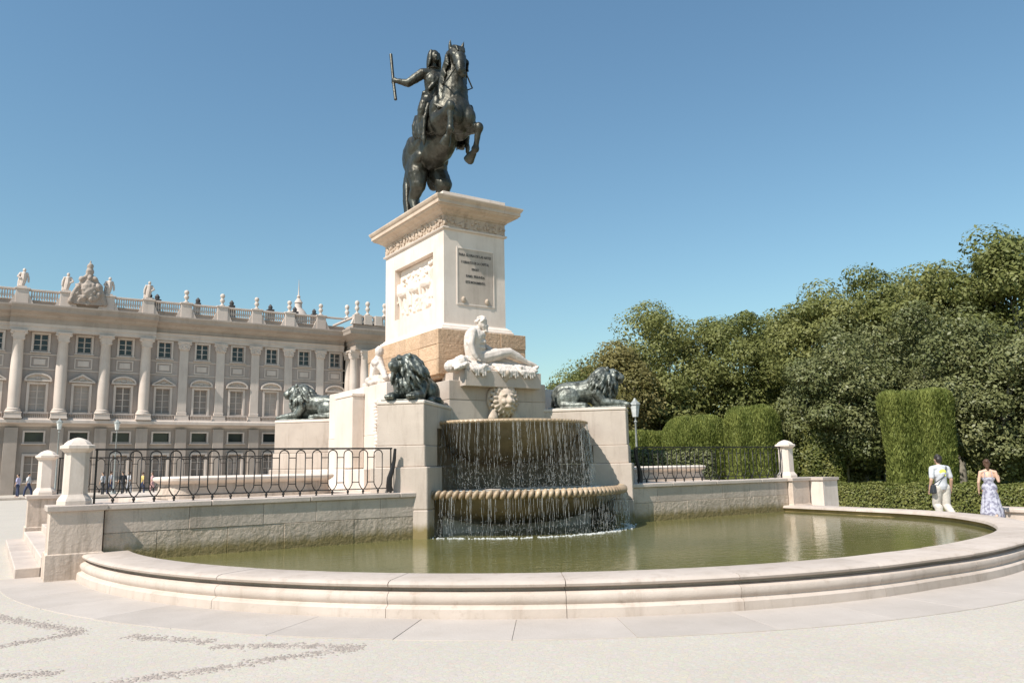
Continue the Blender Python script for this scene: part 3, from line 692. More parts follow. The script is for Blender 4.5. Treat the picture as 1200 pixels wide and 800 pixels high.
for k in range(70):
    t = (k+g.random())/70; z = 12.15+t*1.5; y = 18.78+.06*math.sin(z*5)-.16*t-.5*max(t-.82, 0); sx = -1 if k % 3 else 1
    x = 10.5+sx*g.uniform(.06, .18); w_ = .38*(1.12-.35*t)
    mn.caps([(x, y, z+.05, .07), (10.5+sx*w_*.75, y-.10, z-.10, .075), (10.5+sx*(w_+.05), y-.22, z-.28+g.uniform(-.05, .05), .055), (10.5+sx*(w_+.02), y-.30+g.uniform(-.06, .06), z-.42, .025)], 6)
for k in range(8): x = 10.48+g.uniform(-.13, .13); mn.caps([(x, 18.24, 13.68, .065), (x-.02, 18.04, 13.58, .055), (x-.03, 17.94, 13.42, .025)], 6)
sculpt('mane', mn, .022, 'bronze', eq, 1)
tl = MB(); g = random.Random(5)
for k in range(16):
    dx = g.uniform(-.14, .14); dy = g.uniform(-.1, .1); w = .08
    tl.caps([(10.5+dx*.4, 20.92, 11.3, w), (10.48+dx, 21.13+dy*.5, 10.95, w), (10.45+dx*1.3, 21.13+dy, 10.4, w), (10.4+dx*1.4, 20.98+dy, 9.8, w), (10.36+dx*1.2, 20.86+dy, 9.3, w*.8), (10.34+dx, 20.8+dy, 8.94, w*.6)], 6)
sculpt('tail', tl, .03, 'bronze', eq, 1)
sdl = MB(); sdl.ell((10.5, 19.55, 11.74), (.70, .50, .62), (R(-20), 0, 0), 20, 14); g = random.Random(6)
for s_ in (-1, 1):
    for k in range(8):
        y = 18.98+k*.085; dz = .025*k
        sdl.caps([(10.5+s_*.66, y, 11.75+dz, .06), (10.5+s_*(.72+.03*(k % 2)), y, 11.45+dz, .055), (10.5+s_*(.70+.04*(k % 2)), y+.01, 11.2+dz*.8+g.uniform(-.04, .03), .05)], 6)
        sdl.caps([(10.5+s_*.72, y, 11.18+dz*.8, .035), (10.5+s_*.71, y+g.uniform(-.02, .02), 11.04+dz*.8, .02)], 6)
    sdl.caps([(10.5+s_*.60, 18.9, 12.05, .07), (10.5+s_*.72, 18.92, 11.6, .075), (10.5+s_*.73, 18.95, 11.25, .06), (10.5+s_*.72, 18.95, 10.98, .075), (10.5+s_*.72, 18.96, 10.82, .04)], 8)
sdl.caps([(10.2, 19.95, 12.2, .12), (10.5, 20.0, 12.3, .13), (10.8, 19.95, 12.2, .12)])
sculpt('saddle_cloth', sdl, .028, 'bronze', eq, 2, .04, .12)
rd = MB()
rd.ell((10.45, 19.62, 12.40), (.30, .28, .28)); rd.caps([(10.45, 19.62, 12.55, .28), (10.44, 19.6, 12.85, .26), (10.43, 19.58, 13.2, .30)], 12)
rd.ell((10.43, 19.5, 13.18), (.31, .23, .28)); rd.caps([(10.10, 19.68, 13.42, .16), (10.43, 19.6, 13.46, .18), (10.78, 19.5, 13.42, .16)])
rd.caps([(10.43, 19.57, 13.55, .09), (10.42, 19.55, 13.75, .085)]); rd.ell((10.42, 19.51, 13.97), (.15, .17, .205)); rd.ell((10.40, 19.35, 13.93), (.025, .05, .045)); rd.ell((10.41, 19.40, 13.83), (.05, .06, .05)); rd.ell((10.41, 19.38, 13.87), (.08, .03, .02))
rd.ell((10.43, 19.57, 13.60), (.21, .2, .045)); rd.ell((10.43, 19.60, 12.52), (.33, .32, .13))
for s_ in (-1, 1):
    x = 10.48
    rd.ell((x+.3*s_, 19.48, 12.42), (.24, .34, .25), (0, 0, s_*.5)); rd.caps([(x+.35*s_, 19.4, 12.38, .2), (x+.62*s_, 19.1, 12.14, .155), (x+.66*s_, 19.12, 11.95, .16), (x+.66*s_, 19.2, 11.7, .125), (x+.64*s_, 19.3, 11.32, .085), (x+.64*s_, 19.27, 11.2, .09), (x+.64*s_, 19.0, 11.1, .065)], 10)
    rd.ell((x+.64*s_, 19.12, 11.05), (.11, .1, .02))
rd.caps([(10.10, 19.7, 13.42, .16), (9.92, 19.8, 13.27, .15), (9.74, 19.92, 13.12, .125), (9.58, 20.02, 13.16, .10), (9.44, 20.12, 13.21, .07)], 10); rd.ell((9.52, 20.06, 13.18), (.1, .09, .09)); rd.ell((9.41, 20.15, 13.22), (.075, .065, .09))
for k in range(4): rd.caps([(9.39, 20.14, 13.28-.04*k, .022), (9.345, 20.22, 13.28-.04*k, .02), (9.39, 20.27, 13.28-.04*k, .018)], 6)
rd.caps([(9.42, 20.1, 13.28, .024), (9.45, 20.22, 13.30, .02)], 6)
rd.caps([(10.76, 19.5, 13.42, .135), (10.88, 19.28, 13.08, .11), (10.75, 19.05, 12.9, .08), (10.62, 18.92, 12.84, .07)], 10)
for k in range(4): rd.caps([(10.60, 18.88, 12.9-.035*k, .02), (10.55, 18.83, 12.88-.035*k, .018)], 6)
# sash and armour edges
rd.caps([(10.72, 19.42, 13.5, .07), (10.45, 19.32, 13.2, .07), (10.2, 19.42, 12.85, .07)], 8); rd.caps([(10.2, 19.75, 12.85, .08), (10.3, 20.0, 12.75, .1), (10.35, 20.2, 12.5, .08), (10.4, 20.3, 12.2, .05)], 8)
rd.caps([(10.7, 19.7, 13.4, .09), (10.8, 19.9, 13.2, .1), (10.85, 20.15, 13.05, .07), (10.95, 20.35, 13.1, .04)], 8)
sculpt('rider', rd, .02, 'bronze', eq, 2, .02, .09)
hr = MB(); g = random.Random(8)
for k in range(90):
    a = g.uniform(1.1, 2*math.pi-1.1)-math.pi/2; u = g.random()      # leaves the face (towards -Y) free
    r_ = .15+.02*u; z = 14.13-.34*u
    hr.caps([(10.42+r_*.9*math.cos(a), 19.53+r_*1.05*math.sin(a), z, .045), (10.42+(r_+.03)*math.cos(a), 19.54+(r_+.03)*math.sin(a), z-.12, .04), (10.42+(r_+.05)*math.cos(a), 19.55+(r_+.05)*math.sin(a), z-.2, .02)], 6)
hr.ell((10.42, 19.55, 14.08), (.155, .165, .12))
sculpt('hair', hr, .018, 'bronze', eq, 1)
m = MB(); m.tube([(9.385, 20.03, 12.55), (9.39, 20.21, 13.22), (9.40, 20.42, 14.19)], [.048, .045, .048], 10); m.build('baton', 'bronze', eq, smooth=True)
m = MB()
for s_ in (-1, 1): m.tube([(10.36+.12*s_, 17.85, 12.86), (10.45+.42*s_, 18.05, 12.45), (10.5+.38*s_, 18.5, 12.55), (10.6, 18.88, 12.86)], .022, 6)
m.tube([(10.23, 17.95, 12.95), (10.30, 18.1, 13.3), (10.36, 18.3, 13.58)], .025, 6); m.tube([(10.22, 17.88, 12.97), (10.36, 17.76, 13.0), (10.50, 17.85, 12.97)], .025, 6); m.build('bridle', 'bronze', eq, smooth=True)
m = MB(); m.tube([(10.5+.62*math.cos(a), 18.5-.42*math.sin(a), 11.9-.28*math.sin(a)) for a in np.linspace(0, math.pi, 14)], .05, 6)
for k in range(7): a = math.pi*(k+1)/8; m.ell((10.5+.62*math.cos(a), 18.5-.44*math.sin(a), 11.84-.28*math.sin(a)), .06, n=8, m=6)
m.build('breast_strap', 'bronze', eq, smooth=True)

# ---------------------------------------------------------------- bronze lions
def make_lion(T, yaw, label, seed):
    loc = T @ Vector((0, 0, 3.115)); rz = T.to_euler().z
    t = thing('bronze_lion', (0, 0, 0), label, 'lion statue', 'bronze lions on the diagonal plinths')
    m = MB()
    m.box(-2.0, -.46, .0, -.02, .46, .035, .01)
    m.ell((-1.58, 0, .37), (.40, .31, .35)); m.caps([(-1.5, 0, .44, .30), (-1.15, 0, .45, .30), (-.82, 0, .5, .33)], 14); m.ell((-.70, 0, .42), (.32, .30, .40))
    for s_ in (-1, 1):
        m.ell((-1.52, s_*.27, .28), (.34, .13, .27), (0, -.2, 0)); m.caps([(-1.62, s_*.33, .1, .1), (-1.35, s_*.35, .085, .085), (-1.12, s_*.35, .085, .085)], 8); m.ell((-1.08, s_*.35, .08), (.13, .09, .075))
        m.caps([(-.72, s_*.23, .38, .16), (-.58, s_*.26, .16, .12), (-.2, s_*.25, .115, .095), (-.06, s_*.245, .10, .09)], 10)
        for k in range(4): m.ell((.03+.02*(k in (1, 2)), s_*.245+(k-1.5)*.05, .085), (.075, .032, .055), n=8, m=6)
    m.caps([(-1.9, 0, .3, .06), (-1.98, .2, .12, .05), (-1.8, .40, .08, .045), (-1.45, .47, .08, .045), (-1.25, .47, .09, .08)], 8)
    hb = MB()
    hb.ell((-.60, 0, .74), (.31, .33, .36)); hb.ell((-.66, 0, .5), (.3, .3, .34))
    g = random.Random(seed)
    for k in range(150):
        d = Vector((g.gauss(-.15, 1), g.gauss(0, 1), g.gauss(.05, 1))).normalized()
        p = Vector((-.58+d.x*.30, d.y*.31, .70+d.z*.36)); w_ = g.uniform(.035, .055)
        t1 = Vector((-.35+d.x*.5, d.y*.45, -.75)).normalized(); q = p+t1*.12+d*.035; e = q+t1*.11-d*.01
        hb.caps([(*p, w_), (*q, w_*.95), (*e, w_*.35)], 6)
    for k in range(40):
        y_ = g.uniform(-.2, .2); z_ = g.uniform(.3, .62); x_ = -.38-.5*y_*y_-abs(.5-z_)*.25
        hb.caps([(x_, y_, z_, .05), (x_+.02, y_*1.05, z_-.1, .045), (x_, y_*1.05, z_-.19, .018)], 6)
    hb.ell((-.36, 0, .86), (.20, .17, .18)); hb.caps([(-.30, 0, .83, .125), (-.12, 0, .79, .10)], 10); hb.ell((-.10, 0, .84), (.07, .06, .035)); hb.ell((-.16, 0, .69), (.1, .075, .05)); hb.caps([(-.32, 0, .98, .07), (-.14, 0, .87, .055)], 8)
    for s_ in (-1, 1):
        hb.ell((-.24, s_*.105, .945), (.06, .06, .035), (0, 0, 0)); hb.ell((-.15, s_*.07, .76), (.075, .06, .055)); hb.ell((-.45, s_*.19, 1.02), (.05, .055, .065)); hb.ell((-.28, s_*.14, .82), (.08, .05, .08))
    c, s = math.cos(yaw), math.sin(yaw); px = -.62
    m.add([((x-px)*c-y*s+px, (x-px)*s+y*c, z) for x, y, z in hb.v], hb.f)
    sculpt('body', m, .017, 'lion_bronze', t, 1, .012, .06)
    t.location = loc; t.rotation_euler = (0, 0, rz)
    WM[t.name] = Matrix.Translation(loc) @ Matrix.Rotation(rz, 4, 'Z')
make_lion(LT['fl'], -.55, 'bronze lion facing the viewer on the plinth left of the cascade', 1)
make_lion(LT['fr'], .0, 'bronze lion in profile looking right on the plinth right of the cascade', 5)
make_lion(LT['bl'], .25, 'bronze lion farthest left, on the low white plinth before the palace', 9)

# ---------------------------------------------------------------- marble river god
gd = thing('river_god_statue', (10.5, 16.4, 4.0), 'white marble reclining river god above the lion mask', 'statue')
m = MB()
m.ell((9.92, 16.45, 4.33), (.27, .24, .22)); m.caps([(9.90, 16.45, 4.42, .25), (9.82, 16.42, 4.66, .23), (9.84, 16.38, 4.86, .25)], 12); lumps(m, 14, (9.86, 16.36, 4.7), (.2, .2, .25), .05, .08, True, 8); m.ell((9.88, 16.33, 4.86), (.2, .17, .15))
m.caps([(9.70, 16.22, 4.95, .11), (9.87, 16.4, 5.0, .12), (10.02, 16.58, 4.93, .11)]); m.caps([(9.92, 16.36, 5.03, .08), (9.98, 16.33, 5.13, .075)]); m.ell((10.02, 16.31, 5.21), (.135, .145, .165)); m.ell((10.12, 16.26, 5.20), (.03, .03, .035)); m.caps([(10.09, 16.27, 5.12, .07), (10.11, 16.26, 5.02, .05)], 8)
lumps(m, 60, (10.0, 16.32, 5.245), (.125, .135, .13), .025, .042, True, 2, 5.22)
for k in range(16): m.caps([(10.06+.07*math.cos(k), 16.26+.06*math.sin(k*1.7), 5.13, .035), (10.09+.05*math.cos(k*1.3), 16.24+.05*math.sin(k), 4.98, .018)], 6)
m.ell((9.93, 16.24, 4.90), (.16, .10, .10), (0, .3, 0)); m.ell((9.95, 16.26, 4.72), (.13, .1, .08)); m.ell((9.96, 16.28, 4.58), (.14, .11, .08)); m.ell((9.70, 16.44, 4.75), (.1, .14, .2)); m.ell((10.45, 16.2, 4.43), (.25, .1, .1), (0, -.25, 0)); m.ell((10.98, 16.2, 4.40), (.16, .075, .075), (0, .45, 0))
m.caps([(9.70, 16.22, 4.93, .105), (9.60, 16.14, 4.64, .085), (9.66, 16.10, 4.40, .065), (9.72, 16.08, 4.30, .055)], 10); m.caps([(9.74, 16.06, 4.26, .03), (9.80, 16.03, 4.22, .022)], 6)
m.caps([(10.02, 16.58, 4.9, .1), (10.22, 16.5, 4.66, .08), (10.36, 16.33, 4.52, .06)], 10); m.ell((10.4, 16.3, 4.5), (.07, .05, .05))
m.caps([(10.02, 16.34, 4.34, .185), (10.4, 16.27, 4.44, .165), (10.78, 16.24, 4.52, .115), (11.02, 16.22, 4.42, .10), (11.26, 16.19, 4.29, .065), (11.36, 16.17, 4.26, .065), (11.52, 16.14, 4.21, .045)], 10)
m.caps([(10.05, 16.52, 4.28, .18), (10.4, 16.5, 4.30, .16), (10.72, 16.45, 4.30, .12), (11.0, 16.38, 4.22, .1), (11.25, 16.33, 4.16, .07), (11.42, 16.3, 4.15, .06)], 10)
sculpt('body', m, .014, 'marble', gd, 4, .012, .12)
m = MB(); g = random.Random(7)
m.caps([(9.2, 16.45, 4.10, .16), (9.5, 16.42, 4.16, .2), (9.75, 16.5, 4.18, .2)]); m.caps([(9.42, 16.2, 4.12, .12), (9.25, 16.15, 4.06, .09)]); m.lathe([(0, -.2), (.08, -.2), (.15, -.12), (.17, .02), (.1, .16), (.12, .2), (0, .2)], n=12)
m.v[-84:] = [(9.36+z*.9, 16.24+y, 4.2+x+z*.25) for x, y, z in m.v[-84:]]
m.caps([(9.8, 16.35, 4.08, .14), (10.5, 16.3, 4.06, .15), (11.25, 16.3, 4.03, .12)])
for k in range(34):
    x = 9.15+2.4*g.random(); r_ = g.uniform(.07, .13); m.ell((x, 16.12+g.uniform(-.05, .12), 4.04+g.uniform(-.02, .10)), (r_*1.5, r_, r_*.6), (g.uniform(-.5, .5), g.uniform(-.6, .6), g.uniform(-.8, .8)), n=8, m=6)
for x0, n_ in ((9.55, 6), (10.3, 9), (10.95, 7)):
    for k in range(n_): x = x0+k*.065; m.caps([(x-.06, 16.3, 4.22, .05), (x, 16.12, 4.12, .055), (x+.03, 16.02, 4.0, .05), (x+.05, 16.0, 3.94-.10*abs(math.sin(k*1.1)), .025)], 6)
sculpt('drapery', m, .016, 'marble', gd, 2, .03, .08)
def side_group(s_, label):
    t = thing('carved_group', (XC+s_*2.0, 18.4, 3.75), label, 'sculpture'); m = MB(); X = lambda x: XC+s_*(XC-x)
    m.caps([(X(8.3), 19.1, 3.85, .18), (X(8.25), 18.5, 3.9, .2), (X(8.3), 17.8, 3.86, .17)]); m.caps([(X(8.3), 18.75, 4.0, .22), (X(8.35), 18.85, 4.35, .2), (X(8.4), 18.85, 4.6, .1)]); m.ell((X(8.38), 18.8, 4.72), (.12, .13, .15))
    m.caps([(X(8.25), 18.6, 4.1, .15), (X(8.1), 18.2, 4.3, .12), (X(8.1), 17.95, 4.1, .09), (X(8.05), 17.7, 3.9, .07)]); m.caps([(X(8.2), 18.7, 4.4, .1), (X(8.05), 18.35, 4.35, .08), (X(8.0), 18.1, 4.3, .06)])
    lumps(m, 30, (X(8.15), 18.4, 3.82), (.22, .75, .12), .06, .12, False, 3); sculpt('carving', m, .022, 'marble', t, 1, .03, .08)
side_group(-1, 'white carved stone figure behind the left front lion')
# ---------------------------------------------------------------- palace
PD = 80.0
pal = thing('palace', (10, PD, 0), 'long grey stone palace with tall columns, pedimented windows and roof balustrade', 'palace')
BAY = 3.41; colx = [1.5+BAY*k for k in range(-4, 9)]           # pilaster axes
baycx = [x+BAY/2 for x in colx]                                # bay centres (last one runs into the pavilion)
PX0, PX1 = colx[0]-BAY/2, 31.4
def holes_wall(name, x0, x1, z0, z1, holes, y, depth, mat, parent):
    xs = sorted({x0, x1} | {h[0] for h in holes} | {h[1] for h in holes}); zs = sorted({z0, z1} | {h[2] for h in holes} | {h[3] for h in holes})
    m = MB()
    for xa, xb in zip(xs[:-1], xs[1:]):
        for za, zb in zip(zs[:-1], zs[1:]):
            cx, cz = (xa+xb)/2, (za+zb)/2
            if any(h[0] < cx < h[1] and h[2] < cz < h[3] for h in holes): continue
            m.add([(xa, y, za), (xb, y, za), (xb, y, zb), (xa, y, zb)], [(0, 1, 2, 3)])
    for a, b, c, d in holes:
        m.add([(a, y, c), (b, y, c), (b, y, d), (a, y, d), (a, y+depth, c), (b, y+depth, c), (b, y+depth, d), (a, y+depth, d)], [(0, 4, 5, 1), (1, 5, 6, 2), (2, 6, 7, 3), (3, 7, 4, 0)])
    m.add([(x0, y, z0), (x0, y+12, z0), (x0, y+12, z1), (x0, y, z1), (x1, y, z0), (x1, y+12, z0), (x1, y+12, z1), (x1, y, z1)], [(0, 3, 2, 1), (4, 5, 6, 7), (1, 2, 6, 5), (3, 7, 6, 2)])
    return m.build(name, mat, parent, fix=False)
hu, hl = [], []
for c in baycx: hu += [(c-.56, c+.56, 12.55, 13.95), (c-.62, c+.62, 7.2, 9.5)]; hl += [(c-.6, c+.6, 1.2, 3.25), (c-.7, c+.7, 4.5, 5.3)]
holes_wall('upper_wall', PX0, PX1, 6.45, 14.25, [h_ for h_ in hu if h_[1] < PX1], PD, .35, 'palace_wall', pal)
holes_wall('ground_wall', PX0, PX1, 0, 6.0, [h_ for h_ in hl if h_[1] < PX1], PD-.15, .4, 'palace_dark', pal)
m = MB(); m.box(PX0, PD+.8, 0, PX1+3, PD+8, 16.4); m.build('core', 'roof_dark', pal)
def frame_mesh(w, h, b=.17, d=.12):
    m = MB(); m.box(-w/2-b, -d, -b, -w/2, .02, h+b, .01); m.box(w/2, -d, -b, w/2+b, .02, h+b, .01); m.box(-w/2, -d, h, w/2, .02, h+b, .01); m.box(-w/2-.08-b, -d-.08, -b-.1, w/2+.08+b, .02, -b+.0, .01); me = m.mesh('window_frame'); me.materials.append(M['palace_trim']); return me
def sash_mesh(w, h, nz, mat, name='sash'):
    m = MB(); t = .05
    for x in (-w/2+t/2, -.03, .03, w/2-t/2): m.box(x-t/2, 0, 0, x+t/2, .05, h)
    for k in range(nz+1): z = h*k/nz; m.box(-w/2, .005, max(z-t/2, 0), w/2, .055, min(z+t/2, h))
    me = m.mesh(name); me.materials.append(M[mat]); return me
def quad_mesh(w, h, mat, name):
    m = MB(); m.box(-w/2, 0, 0, w/2, .03, h); me = m.mesh(name); me.materials.append(M[mat]); return me
def pediment_mesh(kind):
    m = MB(); w = 1.05
    m.box(-w, -.32, 0, w, 0, .14, .01)
    n = 10
    if kind == 'arch': top = [(w*math.cos(math.pi*k/n), .14+.62*math.sin(math.pi*k/n)) for k in range(n+1)]; inn = [(x*.86, .14+(z-.14)*.76) for x, z in top]
    else: top = [(w, .14), (0, .80), (-w, .14)]; inn = [(.82*w, .15), (0, .62), (-.82*w, .15)]
    for i in range(len(top)-1):
        q = [top[i], top[i+1], inn[i+1], inn[i]]; m.loft([[(x, y, z) for x, z in q] for y in (-.32, 0)])
    m.loft([[(x, y, z) for x, z in inn] for y in (-.08, 0)]); m.ell((0, -.1, .3), (.28, .1, .13), n=8, m=6)
    me = m.mesh('pediment'); me.materials.append(M['palace_trim']); return me
fr_u, fr_m, fr_l = frame_mesh(1.12, 1.4), frame_mesh(1.24, 2.3, .2), frame_mesh(1.2, 2.05, .2)
sash_u, sash_m, sash_l = sash_mesh(1.12, 1.4, 3, 'palace_trim'), sash_mesh(1.24, 2.3, 4, 'palace_trim'), sash_mesh(1.2, 2.05, 3, 'palace_trim')
gl_u, gl_m, gl_l = quad_mesh(1.12, 1.4, 'glass', 'pane'), quad_mesh(1.24, 2.3, 'shutter', 'pane'), quad_mesh(1.2, 2.05, 'shutter', 'pane')
gl_d = quad_mesh(1.4, .8, 'glass', 'pane')
ped = {k: pediment_mesh(k) for k in ('arch', 'tri')}
pm = MB()
for a, b, c, d in ((-.72, .72, .9, 1.0), (-.72, .72, 0, .1), (-.72, -.62, .1, .9), (.62, .72, .1, .9)): pm.box(a, -.07, c, b, 0, d)
pm.box(-.45, -.04, .25, .45, 0, .75, .01); pm = pm.mesh('wall_panel'); pm.materials.append(M['palace_trim'])
bl = MB(); bl.box(-.95, -.5, 0, .95, 0, .1, .01); bl.box(-.95, -.5, .52, .95, -.44, .58)
for k in range(14): bl.box(-.93+k*.14, -.48, .1, -.90+k*.14, -.45, .52)
bl = bl.mesh('balcony'); bl.materials.append(M['palace_trim'])
arch_frame = frame_mesh(1.4, .8, .15)
for i, c in enumerate(baycx):
    if c > PX1-.8: continue
    def T_(z, y=PD): return Matrix.Translation((c, y, z))
    w = inst('window', fr_u, pal, T_(12.55, PD-.002)); inst('sash', sash_u, w, T_(12.55, PD+.16)); inst('pane', gl_u, w, T_(12.55, PD+.22))
    w = inst('tall_window', fr_m, pal, T_(7.2, PD-.002)); inst('sash', sash_m, w, T_(7.2, PD+.16)); inst('pane', gl_m, w, T_(7.2, PD+.22))
    w = inst('ground_window', fr_l, pal, T_(1.2, PD-.152)); inst('sash', sash_l, w, T_(1.2, PD+.02)); inst('pane', gl_l, w, T_(1.2, PD+.1))
    w = inst('mezzanine_window', arch_frame, pal, T_(4.5, PD-.152)); inst('pane', gl_d, w, T_(4.5, PD+.15))
    inst('pediment', ped['arch' if i % 2 == 0 or i >= 8 else 'tri'], pal, T_(9.75, PD-.002)); inst('wall_panel', pm, pal, T_(11.0, PD-.002)); inst('balcony', bl, pal, T_(6.46, PD-.05))
    m = MB(); m.box(c-1.45, PD-.06, 10.80, c+1.45, PD, 10.9); m.box(c-1.45, PD-.06, 12.12, c+1.45, PD, 12.22); m.build('string_course', 'palace_trim', pal)
def col_mesh(round_):
    m = MB()
    if round_:
        m.lathe([(.0, 7.0), (.62, 7.0), (.62, 7.12), (.54, 7.2), (.57, 7.28), (.46, 7.36), (.47, 9.5), (.455, 11.5), (.40, 13.25), (.43, 13.3), (0, 13.3)], 0, -.35, 20)
    else:
        m.box(-.46, -.28, 7.0, .46, 0, 7.3, .03); m.box(-.40, -.22, 7.3, .40, 0, 13.3, .01)
    me = m.mesh('column'); me.materials.append(M['palace_trim'])
    if round_: me.polygons.foreach_set('use_smooth', [True]*len(me.polygons)); me.set_sharp_from_angle(angle=R(40))
    return me
def cap_mesh(round_):
    m = MB(); cy = -.35 if round_ else -.12; g = random.Random(1)
    m.loft([[(x*w, cy+y*w*(1 if round_ else .5), z) for x, y in ((-1, -1), (1, -1), (1, 1), (-1, 1))] for w, z in ((.40, 13.3), (.44, 13.6), (.52, 13.95), (.62, 14.02), (.62, 14.15))])
    for k in range(22): m.ell((g.uniform(-.5, .5), cy-.38+g.uniform(0, .1) if round_ else -.32, g.uniform(13.4, 14.0)), (.1, .09, .13), n=6, m=4)
    for s_ in (-1, 1): m.ell((s_*.52, cy-(.45 if round_ else .2), 13.92), (.16, .16, .15), n=8, m=6)
    me = m.mesh('capital'); me.materials.append(M['palace_trim']); return me
def ped_mesh(): m = MB(); m.box(-.68, -.98, 6.46, .68, 0, 6.6, .02); m.box(-.62, -.92, 6.6, .62, 0, 6.95, .01); m.box(-.66, -.96, 6.95, .66, 0, 7.0, .01); me = m.mesh('pedestal'); me.materials.append(M['palace_trim']); return me
cr, cp, kr, kp, pd_ = col_mesh(True), col_mesh(False), cap_mesh(True), cap_mesh(False), ped_mesh()
for i, x in enumerate(colx):
    k = i-4; rnd = 0 <= k <= 3; T_ = Matrix.Translation((x, PD-.003, 0))
    c = inst('column' if rnd else 'pilaster', cr if rnd else cp, pal, T_); inst('capital', kr if rnd else kp, c, T_); inst('pedestal', pd_, c, T_ @ Matrix.Diagonal((1, 1 if rnd else .45, 1, 1)))
    m = MB(); m.box(x-.5, PD-.5, 0, x+.5, PD-.153, 5.7, .02); m.build('ground_pilaster', 'palace_dark', pal)
def band(name, mat, x0, x1, y, prof):
    m = MB(); m.loft([[(x, y-o, z) for o, z in prof] + [(x, y+.6, prof[-1][1]), (x, y+.6, prof[0][1])] for x in (x0, x1)]); return m.build(name, mat, pal)
band('ledge', 'palace_trim', PX0, PX1, PD, [(.2, 5.80), (.3, 5.95), (.75, 6.05), (.85, 6.1), (.85, 6.35), (.7, 6.455)])
band('architrave', 'palace_trim', PX0, PX1, PD, [(.25, 14.15), (.25, 14.5), (.32, 14.52), (.32, 14.8), (.42, 14.85)])
band('frieze', 'palace_dark', PX0, PX1, PD, [(.3, 14.851), (.3, 15.25)])
band('cornice', 'palace_dark', PX0, PX1, PD, [(.35, 15.251), (.6, 15.4), (.7, 15.55), (1.25, 15.75), (1.3, 16.0), (1.42, 16.2), (1.42, 16.32)])
band('attic', 'palace_dark', PX0, PX1, PD+.2, [(.3, 16.33), (.3, 16.85), (.38, 16.87), (.38, 16.95)])
# central bay stands a little forward: entablature break
band('architrave_break', 'palace_trim', colx[4]-.75, colx[7]+.75, PD-.45, [(.25, 14.16), (.25, 14.5), (.32, 14.52), (.32, 14.8)])
band('cornice_break', 'palace_dark', colx[4]-.75, colx[7]+.75, PD-.45, [(.3, 14.801), (.3, 15.25), (.6, 15.4), (.7, 15.55), (1.25, 15.75), (1.3, 16.0), (1.42, 16.22), (1.42, 16.34)])
# balustrade
rl = MB(); rl.box(PX0, PD-.2, 17.78, PX1, PD+.15, 17.95, .02); rl.build('handrail', 'palace_trim', pal)
bm_ = MB(); bm_.lathe([(0, 16.95), (.07, 16.95), (.07, 17.02), (.045, 17.08), (.095, 17.28), (.05, 17.6), (.075, 17.78), (0, 17.78)], 0, 0, 7); bmv = list(bm_.v); bmf = list(bm_.f)
bs = MB()
for i, x in enumerate(colx):
    m = MB(); m.box(x-.5, PD-.34, 16.33, x+.5, PD+.3, 17.85, .02); m.box(x-.58, PD-.42, 17.85, x+.58, PD+.36, 18.0, .02)
    for s_ in (-1, 1): m.loft([[(x+s_*.5, y, 16.4), (x+s_*1.0, y, 16.4), (x+s_*.85, y, 16.7), (x+s_*.5, y, 17.5)] for y in (PD-.28, PD+.2)])
    m.build('parapet_pier', 'palace_trim', pal)
    if x < 28:
        for k in range(11): bs.add([(a+x+.62+BAY*0+(k+.5)*(BAY-1.24)/11, b+PD, c) for a, b, c in bmv], bmf)
bs.build('balusters', 'palace_trim', pal, fix=False)['kind'] = 'stuff'
def roof_statue(x, seed, y=PD, z0=18.0, s=1.0):
    g = random.Random(seed); m = MB(); z = lambda v: z0+v*s
    m.box(x-.3, y-.3, z0, x+.3, y+.25, z(.15)); m.caps([(x-.1, y, z(.2), .2*s), (x, y, z(.8), .27*s), (x+.02, y, z(1.25), .24*s)], 8); m.caps([(x-.25, y, z(1.3), .12*s), (x+.25, y, z(1.32), .12*s)], 8); m.ell((x+.03, y-.03, z(1.62)), (.14*s, .15*s, .18*s), n=8, m=6)
    sg = g.choice((-1, 1)); m.caps([(x+sg*.27, y, z(1.28), .1*s), (x+sg*.42, y-.1, z(1.0), .09*s), (x+sg*.22, y-.2, z(.85), .08*s)], 8); m.caps([(x-sg*.27, y, z(1.28), .1*s), (x-sg*.38, y, z(.95), .09*s), (x-sg*.4, y, z(.6), .08*s)], 8)
    m.caps([(x-.2, y+.1, z(1.2), .12*s), (x-.28, y+.1, z(.6), .15*s), (x-.3, y+.1, z(.2), .14*s)], 8); m.build('roof_statue', 'palace_trim', pal, smooth=True)
um = MB(); um.lathe([(0, 0), (.26, 0), (.26, .12), (.12, .2), (.10, .32), (.2, .45), (.25, .62), (.17, .72), (.14, .85), (.2, .92), (.24, 1.05), (.2, 1.2), (.1, 1.28), (0, 1.3)], 0, 0, 12); um = um.mesh('roof_urn'); um.materials.append(M['palace_trim']); um.polygons.foreach_set('use_smooth', [True]*len(um.polygons))
for i, x in enumerate(colx):
    k = i-4
    if k <= 3: roof_statue(x, i)
    else: inst('roof_urn', um, pal, Matrix.Translation((x, PD-.02, 18.0)))
